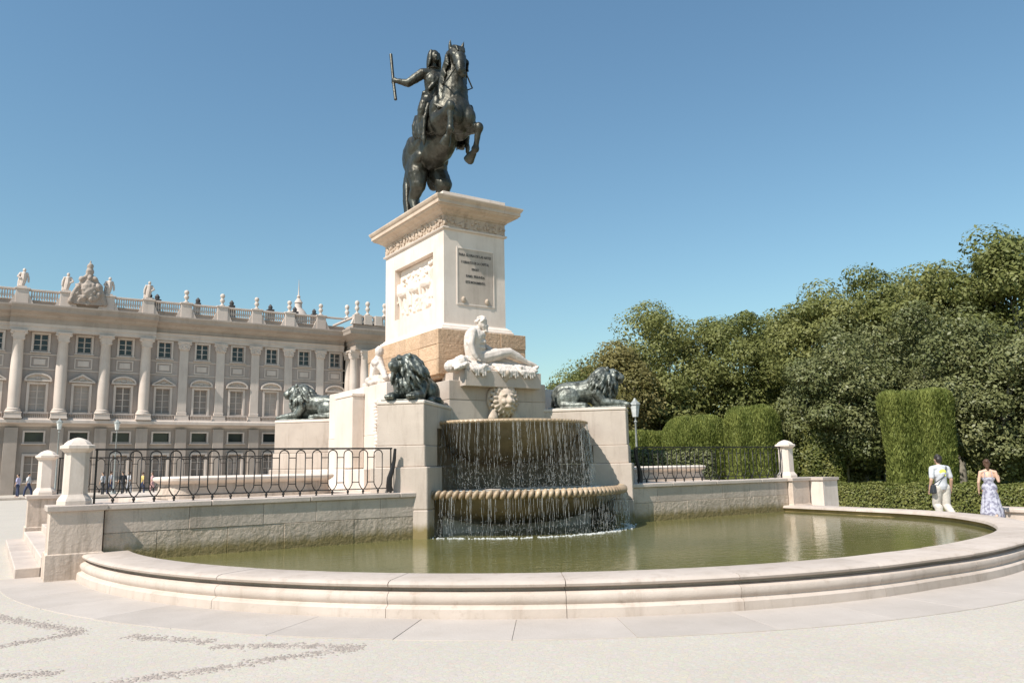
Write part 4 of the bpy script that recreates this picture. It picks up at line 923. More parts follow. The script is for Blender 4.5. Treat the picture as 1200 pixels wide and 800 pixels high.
# crest over the middle bay
cx = (colx[5]+colx[6])/2; m = MB()
m.loft([[(cx+x, y, z) for x, z in ((-1.15, 16.9), (1.15, 16.9), (.95, 18.6), (.5, 19.6), (-.5, 19.6), (-.95, 18.6))] for y in (PD-.5, PD+.3)]); m.ell((cx, PD-.6, 18.3), (.62, .25, .85)); m.ell((cx, PD-.4, 20.0), (.36, .3, .4)); m.ell((cx, PD-.4, 20.5), (.28, .28, .3)); m.caps([(cx, PD-.4, 20.7, .1), (cx, PD-.4, 21.1, .04)], 8)
lumps(m, 46, (cx, PD-.45, 18.3), (.95, .2, 1.3), .12, .26, True, 4, 16.9); lumps(m, 26, (cx, PD-.5, 18.0), (1.1, .2, 1.0), .12, .22, False, 6, 16.9)
for s_ in (-1, 1): m.caps([(cx+s_*1.4, PD-.4, 17.1, .25), (cx+s_*1.2, PD-.4, 17.9, .22), (cx+s_*.95, PD-.5, 18.5, .15)], 8)
sculpt('crest', m, .06, 'palace_dark', pal, 1, .12, .3)
g = random.Random(12)
for x in (12.4, 13.1, 17.0, 20.4, 24.5, 27.2, 29.4):
    w = g.uniform(.25, .4); hh = g.uniform(.6, 1.0); m = MB(); m.box(x-w, PD+3.5, 16, x+w, PD+4.2, 18.6+hh*.4, .02); m.lathe([(.0, 18.6+hh*.4), (.2, 18.6+hh*.4), (.25, 18.9+hh*.4), (.12, 19.1+hh*.4), (0, 19.2+hh*.4)], x, PD+3.85, 8); m.build('chimney', 'roof_dark', pal)
# corner pavilion on the right, standing forward
PV = PD-2.6; vx0, vx1 = 31.2, 47
m = MB(); m.box(vx0+.9, PV+.6, 0, vx1, PD+10, 16.2); m.build('pavilion_wall', 'palace_wall', pal)
for x, y, nm in ((vx0+.75, PV+.9, 'column'), (vx0+1.75, PV+.30, 'column'), (vx0+2.85, PV+.30, 'column'), (vx0+5.6, PV+.3, 'column'), (vx0+.75, PV+2.2, 'column')):
    T_ = Matrix.Translation((x, y+.35, 0)); c = inst(nm, cr, pal, T_); inst('capital', kr, c, T_); inst('pedestal', pd_, c, Matrix.Translation((x, y+.49, 0)))
m = MB(); m.rect_loft(vx0+.6, PV+.1, vx1, PD+10, [(0, 14.16), (0, 14.85), (.1, 14.9), (.1, 15.25), (.5, 15.5), (.95, 15.75), (1.0, 16.0), (1.1, 16.2), (1.1, 16.33), (.2, 16.34), (.2, 16.9)]); m.build('pavilion_cornice', 'palace_dark', pal)
m = MB(); m.rect_loft(vx0-.1, PV-.6, vx1, PD+10, [(.1, 5.8), (.5, 6.05), (.5, 6.35), (.3, 6.455)]); m.build('pavilion_ledge', 'palace_trim', pal)
m = MB(); m.box(vx0-.1, PV-.5, 0, vx1, PD+10, 5.8); m.build('pavilion_base', 'palace_dark', pal)
m = MB(); m.box(vx0+.5, PV-.1, 17.7, vx1, PV+.2, 17.9, .02); m.box(vx0+.45, PV-.1, 17.7, vx0+.75, PD+4, 17.9, .02); m.build('handrail', 'palace_trim', pal)
for x in (vx0+.7, vx0+1.9, vx0+3.1, vx0+5.6, vx0+9): m = MB(); m.box(x-.42, PV-.25, 16.9, x+.42, PV+.35, 17.95, .02); m.loft([[(x+a, y, z) for a, z in ((-.7, 16.9), (.7, 16.9), (.4, 17.6), (-.4, 17.6))] for y in (PV-.2, PV+.3)]); m.build('parapet_pier', 'palace_trim', pal)
for x, y in ((vx0+.7, PV), (vx0+1.9, PV), (vx0+3.9, PV), (vx0+5.6, PV), (vx0+.6, PV+2.6)): inst('roof_urn', um, pal, Matrix.Translation((x, y+.05, 17.95)) @ Matrix.Diagonal((1.05, 1.05, 1.2, 1)))
bs = MB()
for k in range(30): bs.add([(a+vx0+1+k*.27, b+PV+.05, c-.05) for a, b, c in bmv], bmf)
bs.build('balusters', 'palace_trim', pal, fix=False)['kind'] = 'stuff'
# little lantern and spire behind the roof
m = MB(); sx, sy = 28.3, PD+6
m.lathe([(0, 16), (1.0, 16), (1.0, 18.9), (1.05, 19.0), (.75, 19.5), (.45, 19.8), (.4, 19.9), (.4, 20.4), (.48, 20.45), (.3, 20.8), (.15, 21.0), (.22, 21.2), (.08, 21.4), (.05, 22.2), (.015, 23.2), (0, 23.2)], sx, sy, 14); m.build('spire', 'palace_trim', pal, smooth=True)
# ---------------------------------------------------------------- foliage
def leaf_cloud(name, P, D, size, mat, parent, seed, tint=None, up=.0, upright=0, ratio=.55):
    """P points, D outward directions: one rhombus leaf per point"""
    g = np.random.default_rng(seed); n = len(P)
    nrm = D*1.1 + g.normal(0, .5, (n, 3)); nrm[:, 2] += .35 + up; nrm /= np.linalg.norm(nrm, axis=1)[:, None]
    t = np.cross(nrm, g.normal(0, 1, (n, 3))); t /= np.linalg.norm(t, axis=1)[:, None]; b = np.cross(nrm, t)
    if upright:
        nrm = D*1.2 + g.normal(0, .45, (n, 3)); t = np.array([0, 0, 1.0]) + D*.5 + g.normal(0, .28, (n, 3)); t /= np.linalg.norm(t, axis=1)[:, None]
        b = np.cross(nrm, t); b /= np.linalg.norm(b, axis=1)[:, None]; nrm = np.cross(t, b)
    s = size*(.5+g.random(n)**1.6)[:, None]*1.05
    V = np.empty((n, 4, 3)); V[:, 0] = P-t*s; V[:, 1] = P-b*s*ratio+nrm*s*.12; V[:, 2] = P+t*s; V[:, 3] = P+b*s*ratio+nrm*s*.12
    me = bpy.data.meshes.new(name); me.vertices.add(4*n); me.vertices.foreach_set('co', V.reshape(-1).astype(np.float32))
    me.loops.add(4*n); me.loops.foreach_set('vertex_index', np.arange(4*n, dtype=np.int32))
    me.polygons.add(n); me.polygons.foreach_set('loop_start', np.arange(0, 4*n, 4, dtype=np.int32)); me.polygons.foreach_set('loop_total', np.full(n, 4, np.int32))
    if tint is None: tint = g.random(n)
    at = me.attributes.new('tint', 'FLOAT', 'FACE'); at.data.foreach_set('value', np.clip(tint, 0, 1).astype(np.float32))
    me.update(); me.validate(); me.materials.append(M[mat])
    return link(bpy.data.objects.new(name, me), parent)
def unit(g, n): d = g.normal(0, 1, (n, 3)); return d/np.linalg.norm(d, axis=1)[:, None]
def tree(x, y, top, w, base, label, cat, mat, seed, leaf=.10, n=16000, nclump=75, group='trees behind the hedges', trunk_r=.22, name='broadleaf_tree', squash=1.0, clr=.145):
    n = int(n*1.5); g = np.random.default_rng(seed); t = thing(name, (x, y, 0), label, cat, group)
    zc = (top+base)/2; rz = (top-base)/2; rx = w/2
    d = unit(g, nclump); k = g.uniform(.2, 1, nclump)**.35
    C = np.array([x, y, zc]) + d*k[:, None]*np.array([rx, rx*squash, rz])*g.uniform(.72, 1.12, (nclump, 1))*.88
    rc = g.uniform(.6, 1.4, nclump)*clr*min(w, (top-base))
    ci = g.integers(0, nclump, n); dd = unit(g, n); rr = g.uniform(.25, 1, n)**.45
    P = C[ci] + dd*(rc[ci]*rr)[:, None]*np.array([1.15, 1.15, .8])
    ctint = g.uniform(.1, .75, nclump)
    tint = ctint[ci]*.9 + g.random(n)*.3-.02
    leaf_cloud('crown', P, dd, leaf, mat, t, seed+1, tint)
    m = MB(); zt = base+.55*(top-base)
    lean = g.uniform(-.3, .3, 2)
    m.tube([(x, y, -.05), (x+lean[0]*.3, y+lean[1]*.3, base*.6), (x+lean[0], y+lean[1], base+.25*(top-base)), (x+lean[0]*1.3, y+lean[1], zt)], [trunk_r*1.3, trunk_r, trunk_r*.8, trunk_r*.45], 9)
    for q in C[g.permutation(nclump)[:14]]:
        s0 = np.array([x+lean[0]*.8, y+lean[1]*.8, base+(.05+.4*g.random())*(top-base)*.8]); mid = (s0+q)/2+np.array([0, 0, -.25])
        m.tube([tuple(s0), tuple(mid), tuple(q)], [trunk_r*.42, trunk_r*.28, trunk_r*.1], 6)
    m.build('trunk', 'bark', t, smooth=True)
    return t
T = 'broadleaf tree'
tree(38.6, 39.4, 13.2, 8.6, 2.4, 'olive-green round tree nearest the lion on the right plinth', 'tree', 'leaf_plane', 10, n=30000)
tree(43.0, 36.0, 13.5, 7.6, 2.6, 'tall olive-green tree with pale trunk behind the clipped hedges, second from the monument', 'tree', 'leaf_plane2', 20, n=30000)
tree(33.3, 37.6, 10.2, 6.0, 1.2, 'smaller tree with brownish leaves behind the right lion', 'tree', 'leaf_brown', 30, leaf=.11, n=14000, nclump=60)
tree(43.0, 53.5, 11.6, 8.0, 2.0, 'dark thin tree showing above the rump of the right lion against the sky', 'tree', 'leaf_pine', 40, leaf=.13, n=8000, nclump=34, clr=.12)
tree(41.0, 49.0, 11.4, 8.5, 1.5, 'low dark tree directly behind the head of the right lion', 'tree', 'leaf_plane2', 45, n=20000, nclump=70)
tree(49.8, 36.9, 14.0, 7.0, 3.0, 'olive tree filling the gap behind the second and third trees', 'tree', 'leaf_plane2', 50, n=14000)
tree(41.6, 28.2, 13.0, 7.4, 2.0, 'broad olive tree rising over the left of the magnolias', 'tree', 'leaf_plane', 60, n=30000)
tree(45.0, 26.2, 13.9, 6.8, 2.5, 'high olive tree above the clipped cypress block', 'tree', 'leaf_plane2', 70, n=26000)
tree(42.2, 21.3, 13.0, 6.2, 2.0, 'olive tree right of the cypress block, below the tallest crown', 'tree', 'leaf_plane', 80, n=26000)
tree(40.9, 17.3, 13.5, 6.6, 1.5, 'tallest tree at the right edge of the picture', 'tree', 'leaf_plane2', 90, n=34000, nclump=95)
tree(45.8, 15.6, 13.2, 6.5, 2.0, 'tree beyond the right edge behind the tallest crown', 'tree', 'leaf_plane', 95, n=9000)
tree(36.9, 37.6, 7.4, 6.0, .6, 'bushy light tree low behind the right railing and lamp post', 'tree', 'leaf_plane', 100, leaf=.13, n=12000, nclump=60)
tree(50.0, 50.0, 8.5, 9.0, .3, 'low dark tree far behind the lamp post', 'tree', 'leaf_plane2', 160, leaf=.16, n=12000)
tree(57.0, 44.0, 9.5, 10.0, .3, 'low dark tree far behind the clipped hedges', 'tree', 'leaf_plane2', 170, leaf=.16, n=14000)
tree(55.0, 33.0, 9.5, 10.0, .3, 'low dark tree far behind the leftmost magnolia', 'tree', 'leaf_plane2', 180, leaf=.16, n=14000)
tree(52.0, 23.0, 9.5, 9.0, .3, 'low dark tree far behind the cypress block', 'tree', 'leaf_plane2', 190, leaf=.16, n=12000)
MG = 'magnolias behind the low hedge'
tree(30.9, 20.6, 7.6, 5.2, .2, 'dark glossy magnolia left of the clipped cypress block', 'tree', 'leaf_dark', 110, leaf=.07, n=34000, group=MG, nclump=90, name='magnolia_tree')
tree(34.4, 19.2, 9.0, 5.2, .6, 'dark glossy magnolia directly behind the clipped cypress block', 'tree', 'leaf_dark', 120, leaf=.07, n=28000, group=MG, nclump=80, name='magnolia_tree')
tree(32.2, 15.2, 8.0, 5.0, .1, 'dark glossy magnolia behind the walking couple', 'tree', 'leaf_dark', 130, leaf=.07, n=34000, group=MG, nclump=90, name='magnolia_tree')
tree(33.6, 12.2, 8.2, 4.6, .1, 'dark glossy magnolia cut by the right edge of the picture', 'tree', 'leaf_dark', 140, leaf=.07, n=22000, group=MG, nclump=70, name='magnolia_tree')
tree(37.0, 23.5, 9.0, 6.0, .5, 'dark magnolia in the shade between the tall trees and the hedges', 'tree', 'leaf_dark', 150, leaf=.13, n=14000, group=MG, nclump=70, name='magnolia_tree')

def hedge(cx, cy, z0, z1, wx, wy, label, seed, rot=0.0, mat='leaf_cypress', dens=420, leaf=.05, r=.35, flare=0.0, up=1.4, name='clipped_hedge', trunk=True):
    """clipped block: rounded dark core plus a skin of short upright sprigs"""
    g = np.random.default_rng(seed); t = thing(name, (cx, cy, 0), label, 'hedge', 'clipped hedges')
    n = int(dens*(2*(wx+wy)*(z1-z0)+wx*wy)); hx, hy, hz = wx/2, wy/2, (z1-z0)/2; zc = (z0+z1)/2
    q = g.uniform(-1, 1, (n, 3)); f = g.random(n); A = np.array([wy*(z1-z0)*2, wx*(z1-z0)*2, wx*wy]); A = np.cumsum(A/A.sum())
    ax = np.searchsorted(A, f); q[np.arange(n), ax] = np.where(ax == 2, 1, np.sign(q[np.arange(n), ax]))
    p = q*np.array([hx, hy, hz]); core = np.array([max(hx-r, .05), max(hy-r, .05), max(hz-r, .05)])
    c = np.clip(p, -core, core); dv = p-c; ln = np.linalg.norm(dv, axis=1)[:, None]+1e-6; rad = np.minimum(ln, r)
    D = dv/ln; p = c+D*rad
    bump = .05*np.sin(p[:, 0]*3.1+seed)*np.sin(p[:, 2]*2.3+1)+.04*np.sin(p[:, 1]*4.3+2*p[:, 2])
    p = p + D*(bump+g.uniform(-.09, .015, n))[:, None]
    if flare: k = 1+flare*(p[:, 2]/hz); p[:, 0] *= k; p[:, 1] *= k
    ca, sa = math.cos(rot), math.sin(rot)
    def W(a): return np.stack([a[:, 0]*ca-a[:, 1]*sa, a[:, 0]*sa+a[:, 1]*ca, a[:, 2]], 1)
    P = W(p)+np.array([cx, cy, zc]); s_ = leaf
    tint = .45+.35*np.sin(p[:, 0]*7+seed)*np.sin(p[:, 1]*6)+g.normal(0, .22, n)
    leaf_cloud('foliage', P, W(D), s_, mat, t, seed+1, tint, 0, mat == 'leaf_cypress', .3 if mat == 'leaf_cypress' else .55)
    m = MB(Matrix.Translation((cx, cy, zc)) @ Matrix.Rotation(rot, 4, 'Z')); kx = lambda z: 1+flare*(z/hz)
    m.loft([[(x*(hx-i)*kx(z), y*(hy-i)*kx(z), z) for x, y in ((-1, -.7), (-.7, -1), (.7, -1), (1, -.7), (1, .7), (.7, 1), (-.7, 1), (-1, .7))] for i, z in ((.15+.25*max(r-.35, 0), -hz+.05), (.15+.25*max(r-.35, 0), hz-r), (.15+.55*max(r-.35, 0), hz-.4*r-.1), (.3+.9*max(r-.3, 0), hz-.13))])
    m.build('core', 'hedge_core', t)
    if trunk and z0 > .05:
        m = MB(); m.tube([(cx, cy, -.05), (cx, cy, z0+.4)], [.12, .1], 8); m.build('trunk', 'bark', t)
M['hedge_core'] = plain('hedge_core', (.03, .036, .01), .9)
hedge(28.0, 15.5, .15, 4.0, 2.35, 2.2, 'tall clipped cypress block beside the walking man', 1, .55, dens=2000, leaf=.075, flare=.07)
hedge(27.9, 22.8, .1, 4.0, 2.8, 2.3, 'clipped cypress block directly behind the pillar of the right railing', 2, .7, dens=1600, leaf=.08, r=.75)
hedge(33.0, 30.8, .1, 4.2, 3.8, 3.0, 'yellow-green clipped hedge left of the block behind the right pillar', 3, -.75, dens=1000, leaf=.09, r=1.3)
hedge(35.0, 25.0, .1, 4.2, 3.2, 2.2, 'clipped hedge at the back, right of the block behind the right pillar', 4, .7, dens=1000, leaf=.09, r=1.0)
hedge(30.3, 21.2, .1, 3.25, 1.9, 1.8, 'lower clipped bush between the right pillar and the magnolias', 5, .7, dens=600, leaf=.06, mat='leaf_box')
hedge(32.6, 34.4, .1, 3.5, 4.0, 1.5, 'low clipped hedge behind the lamp post', 6, -.72, dens=900, leaf=.09)
hedge(19.9, 20.6, .0, 2.12, 4.0, 1.3, 'dark clipped hedge standing just behind the right railing', 7, -.75, dens=600, leaf=.05, mat='leaf_dark', r=.2, trunk=False)
hedge(24.4, 11.8, -.02, .88, 1.3, 12.5, 'long low box hedge behind the basin and the walking couple', 8, .10, dens=1300, leaf=.035, mat='leaf_box', r=.16, trunk=False)
hedge(62.0, 28.0, 0, 5.5, 3.0, 80.0, 'long dark hedge closing the garden far behind all the trees', 12, 0, dens=40, leaf=.3, mat='leaf_plane2', trunk=False, name='boundary_hedge')
hedge(27.1, 12.5, -.02, .55, 3.2, 12.0, 'low green lawn hedge inside the box hedge', 9, .10, dens=260, leaf=.05, mat='leaf_cypress', r=.1, trunk=False, name='low_ground_hedge')

lw = MB(); lw.add([(23.8, -40, .006), (120, -60, .006), (120, 70, .006), (40, 62, .006), (25.5, 30, .006), (24.6, 17.8, .006)], [(0, 1, 2, 3, 4, 5)])
M['lawn'] = stone('lawn', (.10, .125, .03), (.075, .10, .022), (.13, .12, .05), streak=.3, bump=.8, bump_scale=60, objvar=0, rough=.95)
struct(lw.build('lawn', 'lawn', fix=False))
# ---------------------------------------------------------------- lamps and the stone seat at the right
def lamp(x, y, h, label):
    t = thing('lamp_post', (x, y, 0), label, 'lamp post')
    m = MB(); m.lathe([(0, 0), (.2, 0), (.2, .25), (.1, .4), (.06, .5), (.04, h-.95), (.08, h-.9), (.03, h-.85), (.03, h-.7), (0, h-.7)], x, y, 10); m.build('post', 'lamp_metal', t, smooth=True)
    m = MB(); m.lathe([(0, h-.7), (.12, h-.7), (.2, h-.2), (0, h-.2)], x, y, 6); m.build('lantern', 'lamp_glass', t)
    m = MB(); m.lathe([(.24, h-.2), (.22, h-.14), (.1, h-.03), (.03, h+.08), (0, h+.1)], x, y, 6); m.build('cap', 'lamp_metal', t)
M['lamp_metal'] = plain('lamp_metal', (.28, .29, .27), .5); M['lamp_glass'] = plain('lamp_glass', (.6, .6, .56), .25)
lamp(22.4, 24.3, 4.3, 'pale lantern on a post just right of the right lion')
lamp(4.2, 66, 5.6, 'slim lamp post in front of the palace, left of the near white pillar')
lamp(8.0, 66, 5.6, 'slim lamp post in front of the palace, right of the near white pillar')
t = thing('low_stone_wall', (22.7, 7.7, 0), 'low pale stone wall at the right edge behind the woman', 'wall')
m = MB(); m.rect_loft(22.4, 4.5, 23.1, 10.7, [(0, -.02), (0, .24)]); m.build('base', 'rim_stone', t)
m = MB(); m.rect_loft(22.4, 4.5, 23.1, 10.7, [(.04, .241), (.07, .26), (.07, .33), (.05, .35)]); m.build('coping', 'rim_stone', t)

# ---------------------------------------------------------------- people
def mat_c(name, c, rough=.75): M[name] = plain(name, c, rough, var=.08, scale=25); return name
mat_c('skin', (.52, .32, .22), .5); mat_c('skin2', (.58, .37, .26), .5); mat_c('dark_hair', (.025, .018, .014), .5); mat_c('brown_hair', (.09, .045, .025), .5)
mat_c('white_shirt', (.52, .52, .53)); mat_c('beige_cloth', (.55, .50, .43)); mat_c('black_bag', (.03, .035, .04)); mat_c('shoe', (.55, .52, .48)); mat_c('print_yellow', (.70, .72, .12))
def dress_mat():
    m, nt, b = newmat('lilac_print'); pos = N(nt, 'ShaderNodeTexCoord').outputs['Object']
    c = mixc(nt, (.42, .41, .46), (.20, .19, .25), ramp(nt, noise(nt, pos, 13, 3), .48, .56)); c = mixc(nt, c, (.60, .55, .60), ramp(nt, noise(nt, pos, 9, 3), .62, .7))
    nt.links.new(c, b.inputs['Base Color']); b.inputs['Roughness'].default_value = .8; return m
M['lilac_print'] = dress_mat()
def walker(loc, rz, label, female, vox=.012, H=1.75):
    t = thing('person', (0, 0, 0), label, 'person'); k = H/1.75
    S = lambda P: [(x*k, y*k, z*k, r*k) for x, y, z, r in P]
    b = MB()                                          # faces +Y
    hip = .105; stepf = .22
    legs = (((-hip, 0, .93, .10), (-hip, .10, .50, .068), (-hip, .02, .44, .066), (-hip, -.02, .10, .042), (-hip, .0, .06, .04), (-hip, .14, .03, .032)),
            ((hip, 0, .93, .10), (hip, .02, .50, .068), (hip, -.04, .44, .066), (hip, -.28, .16, .042), (hip, -.31, .13, .042), (hip, -.24, .03, .032))) if not female else \
           (((-hip*.9, 0, .92, .10), (-hip*.8, .12, .5, .065), (-hip*.8, .12, .1, .04), (-hip*.8, .12, .055, .036), (-hip*.8, .27, .03, .03)),
            ((hip*.9, 0, .92, .10), (hip*.8, -.05, .5, .065), (hip*.8, -.33, .22, .04), (hip*.8, -.37, .20, .036), (hip*.8, -.38, .07, .03)))
    for L in legs: b.caps(S(L), 10)
    sh = .185 if not female else .16; bw = 1 if not female else .86
    b.caps(S([(0, 0, .95, .14*bw), (0, -.01, 1.12, .125*bw), (0, -.01, 1.3, .15*bw)]), 12); b.ell((0, -.01*k, 1.30*k), (.19*bw*k, .115*bw*k, .16*k)); b.ell((0, 0, .98*k), (.17*bw*1.02*k, .12*k, .12*k))
    b.caps(S([(-sh, -.01, 1.42, .06*bw), (0, -.01, 1.46, .065), (sh, -.01, 1.42, .06*bw)]), 10)
    b.caps(S([(0, 0, 1.46, .055*bw), (0, .025, 1.56, .05*bw)]), 10)
    b.ell((0, .045*k, 1.655*k), (.075*k, .093*k, .112*k)); b.ell((0, .138*k, 1.635*k), (.014*k, .02*k, .022*k)); b.ell((0, .10*k, 1.575*k), (.045*k, .045*k, .03*k)); b.ell((0, .125*k, 1.60*k), (.025*k, .012*k, .009*k))
    for s_ in (-1, 1): b.ell((s_*.076*k, .03*k, 1.65*k), (.012*k, .022*k, .032*k)); b.ell((s_*.032*k, .122*k, 1.672*k), (.014*k, .012*k, .008*k))
    arms = [((-sh-.02, -.01, 1.42, .056*bw), (-sh-.09, -.06, 1.14, .044*bw), (-sh-.10, .03, .90, .032*bw)), ((sh+.02, -.01, 1.42, .056*bw), (sh+.08, -.04, 1.14, .044*bw), (sh+.11, .06, .90, .032*bw))]
    if female: arms[1] = ((sh+.02, -.01, 1.42, .05), (sh+.08, -.02, 1.17, .04), (sh+.10, .17, 1.27, .03))
    for i, A in enumerate(arms):
        b.caps(S(A), 10); w = Vector(A[2][:3]); d = (w-Vector(A[1][:3])).normalized(); q = w+d*.05
        b.ell(q*k, (.018*k, .040*k, .045*k)) 
        for j in range(4):
            o = Vector((0, (j-1.5)*.019, 0)); L_ = (.055, .065, .06, .045)[j]; p0 = q+o+d*.03; p1 = p0+d*L_*.55; p2 = p1+(d*.8+Vector((0, .35, 0))).normalized()*L_*.5
            b.caps(S([(*p0, .0095), (*p1, .0088), (*p2, .0075)]), 6)
        p0 = q+Vector((0, .035, 0))+d*-.01; p1 = p0+(d+Vector((0, .8, 0))).normalized()*.04; b.caps(S([(*p0, .012), (*p1, .010), (*(p1+d*.025), .008)]), 6)
    sculpt('body', b, vox*.75, 'skin2' if female else 'skin', t, 2)
    c = MB()
    if not female:
        c.caps(S([(0, -.01, .98, .152), (0, -.01, 1.12, .146), (0, -.01, 1.3, .165)]), 14); c.ell((0, -.01*k, 1.29*k), (.21*k, .135*k, .17*k)); c.ell((0, -.005*k, 1.0*k), (.185*k, .14*k, .1*k)); c.caps(S([(-sh, -.01, 1.425, .075), (0, -.01, 1.45, .085), (sh, -.01, 1.425, .075)]), 10)
        for A in arms: p, q = Vector(A[0][:3]), Vector(A[1][:3]); r_ = p+(q-p)*.72; c.caps(S([(*p, .075), (*r_, .066)]), 10)
        sh_o = sculpt('shirt', c, vox, 'white_shirt', t, 2, .012, .09)
        c = MB(); c.ell((0, -.135*k, 1.34*k), (.10*k, .03*k, .075*k)); c.ell((.03*k, -.14*k, 1.25*k), (.05*k, .03*k, .03*k)); sculpt('shirt_print', c, .01, 'print_yellow', sh_o, 1)
        c = MB(); c.caps(S([(-.06, 0, .93, .13), (.06, 0, .93, .13)]), 10)
        for L in legs: p, q = L[0], L[1]; c.caps(S([(*p[:3], .128), (q[0], q[1], q[2], .10), (*L[2][:3], .098), (L[3][0], L[3][1], L[3][2]+.06, .08)]), 12)
        sculpt('trousers', c, vox, 'beige_cloth', t, 2, .015, .1)
        c = MB(); c.box(-.30*k, -.13*k, .80*k, -.20*k, .10*k, 1.02*k, .02); bag = c.build('shoulder_bag', 'black_bag', t); c = MB(); c.tube([(-.25*k, 0, 1.0*k), (-.19*k, -.15*k, 1.1*k), (0, -.17*k, 1.22*k), (.13*k, -.10*k, 1.47*k), (.12*k, .05*k, 1.48*k)], .012, 6); c.build('strap', 'black_bag', bag)
        c = MB()
        for L in legs: p, q = L[-2], L[-1]; c.caps(S([(*p[:3], .046), (q[0], q[1], q[2]+.005, .042)]), 8)
        sculpt('shoes', c, vox, 'shoe', t, 1)
        c = MB(); c.ell((0, .02*k, 1.69*k), (.085*k, .10*k, .095*k)); c.ell((0, -.02*k, 1.65*k), (.08*k, .075*k, .09*k)); lumps(c, 30, (0, .015*k, 1.70*k), (.075*k, .09*k, .08*k), .016, .026, True, 2, 1.64*k); sculpt('hair', c, vox, 'dark_hair', t, 1)
    else:
        c = MB(); c.caps(S([(0, -.01, 1.12, .122), (0, -.01, 1.24, .138)]), 12); c.ell((0, .0, 1.24*k), (.172*k, .11*k, .10*k)); c.ell((0, 0, .98*k), (.20*k, .165*k, .18*k)); c.caps(S([(0, -.01, .95, .17), (0, -.04, .6, .2), (.01, -.1, .28, .25)]), 14); c.caps(S([(0, .03, .6, .18), (0, .06, .28, .2)]), 12)
        g = random.Random(4)
        for j in range(14): a = 2*math.pi*j/14; c.caps(S([(.15*math.cos(a), -.01+.12*math.sin(a), .9, .03), (.25*math.cos(a), -.05+.25*math.sin(a), .3, .045), (.26*math.cos(a)+.01, -.06+.27*math.sin(a), .16+g.uniform(-.02, .03), .03)]), 6)
        sculpt('dress', c, vox, 'lilac_print', t, 2)
        c = MB()
        for s_ in (-1, 1): c.tube([(s_*.10*k, -.115*k, 1.27*k), (s_*.085*k, -.09*k, 1.42*k), (s_*.085*k, .0, 1.50*k), (s_*.09*k, .10*k, 1.36*k)], .007, 6)
        c.build('straps', 'lilac_print', t)
        c = MB(); c.ell((0, .015*k, 1.69*k), (.088*k, .105*k, .1*k)); c.ell((0, -.03*k, 1.64*k), (.085*k, .08*k, .10*k)); c.ell((0, -.085*k, 1.72*k), (.05*k, .05*k, .05*k)); c.caps(S([(0, -.06, 1.58, .055), (.01, -.07, 1.5, .035)]), 8); lumps(c, 34, (0, 0, 1.68*k), (.08*k, .095*k, .09*k), .016, .028, True, 3, 1.6*k); sculpt('hair', c, vox, 'brown_hair', t, 1)
        c = MB()
        for L in legs: p, q = L[-2], L[-1]; c.caps(S([(p[0], p[1], p[2]-.02, .03), (q[0], q[1], q[2]-.008, .028)]), 8)
        sculpt('sandals', c, vox, 'shoe', t, 1)
    t.location = loc; t.rotation_euler = (0, 0, rz); return t
walker((20.35, 10.8, 0), -R(30), 'dark-haired man in pale T-shirt and beige trousers walking past the basin with a bag', False, H=1.74)
walker((21.55, 10.2, 0), -R(62), 'woman with brown hair in a long lilac dress walking beside the basin', True, H=1.60)
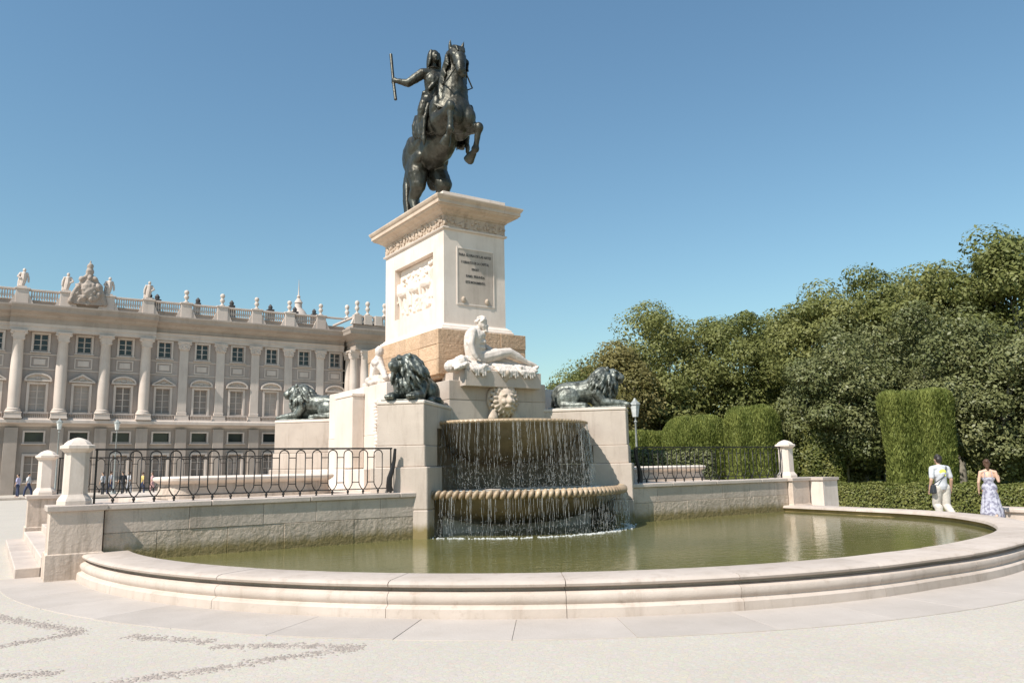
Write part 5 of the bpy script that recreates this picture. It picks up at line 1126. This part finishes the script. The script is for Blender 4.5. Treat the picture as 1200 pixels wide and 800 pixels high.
# passers-by in front of the palace
def far_person(loc, rz, top, legs, label, seed, H):
    g = random.Random(seed); t = thing('person', (0, 0, 0), label, 'person', 'passers-by in front of the palace'); k = H/1.75
    b = MB(); S = lambda P: [(x*k, y*k, z*k, r*k) for x, y, z, r in P]; st = g.uniform(.05, .2)
    for s_ in (-1, 1):
        b.caps(S([(s_*.1, 0, .93, .10), (s_*.1, s_*st, .5, .07), (s_*.1, s_*st*1.3, .08, .045), (s_*.1, s_*st*1.3+.12, .035, .04)]), 8)
        b.caps(S([(s_*.2, 0, 1.42, .055), (s_*.26, -s_*st*.5, 1.12, .045), (s_*.25, -s_*st+.06, .88, .033), (s_*.25, -s_*st+.08, .80, .03)]), 8)
    b.caps(S([(0, 0, .95, .13), (0, 0, 1.3, .15), (0, 0, 1.44, .08), (0, .02, 1.56, .05)]), 10); b.ell((0, .03*k, 1.655*k), (.078*k, .095*k, .112*k)); b.ell((0, .13*k, 1.64*k), (.015, .02, .02))
    sculpt('body', b, .03, 'skin', t, 1)
    c = MB(); c.caps(S([(0, 0, .98, .155), (0, 0, 1.3, .175)]), 10); c.caps(S([(-.19, 0, 1.42, .075), (.19, 0, 1.42, .075)]), 8)
    for s_ in (-1, 1): c.caps(S([(s_*.2, 0, 1.42, .075), (s_*.25, -s_*st*.4, 1.18, .062)]), 8)
    sculpt('shirt', c, .03, top, t, 1)
    c = MB(); c.caps(S([(-.05, 0, .94, .135), (.05, 0, .94, .135)]), 8)
    for s_ in (-1, 1): c.caps(S([(s_*.1, 0, .92, .12), (s_*.1, s_*st, .5, .09), (s_*.1, s_*st*1.25, .12, .07)]), 8)
    sculpt('trousers', c, .03, legs, t, 1)
    c = MB(); c.ell((0, .0, 1.69*k), (.09*k, .105*k, .1*k)); sculpt('hair', c, .03, g.choice(('dark_hair', 'brown_hair')), t, 1)
    t.location = loc; t.rotation_euler = (0, 0, rz)
for nm, c in dict(cloth_navy=(.04, .05, .10), cloth_lilac=(.45, .42, .58), cloth_red=(.42, .10, .09), cloth_yellow=(.60, .45, .15), cloth_black=(.03, .03, .035), cloth_pink=(.6, .35, .33), cloth_grey=(.30, .30, .32)).items(): mat_c(nm, c)
for x, y, rz, top, lg, lab, s_, H in (
    (2.05, 70.5, 1.2, 'cloth_lilac', 'cloth_navy', 'passer-by in lilac top beside the far-left pillar', 1, 1.72),
    (2.75, 71.5, -1.6, 'white_shirt', 'cloth_navy', 'passer-by in white shirt and navy trousers beside the far-left pillar', 2, 1.8),
    (.15, 69.0, 2.2, 'cloth_red', 'cloth_black', 'passer-by in red top at the left edge of the picture', 3, 1.7),
    (7.5, 68.0, 1.0, 'white_shirt', 'cloth_black', 'passer-by in white and black seen at the left end of the railing', 4, 1.75),
    (8.2, 69.5, -1.4, 'cloth_grey', 'cloth_navy', 'passer-by in grey seen through the second railing loop', 5, 1.8),
    (8.75, 67.0, .5, 'cloth_black', 'cloth_black', 'passer-by all in black seen through the railing', 6, 1.78),
    (9.6, 70.0, 1.9, 'white_shirt', 'cloth_grey', 'passer-by in white shirt and grey trousers seen through the railing', 7, 1.74),
    (10.35, 68.5, -1.2, 'cloth_yellow', 'cloth_navy', 'passer-by in yellow top seen through the railing', 8, 1.68),
    (11.15, 69.0, 1.4, 'cloth_pink', 'cloth_pink', 'passer-by in pink clothes seen through the railing', 9, 1.66)):
    far_person((x, y, 0), rz, top, lg, lab, s_, H)
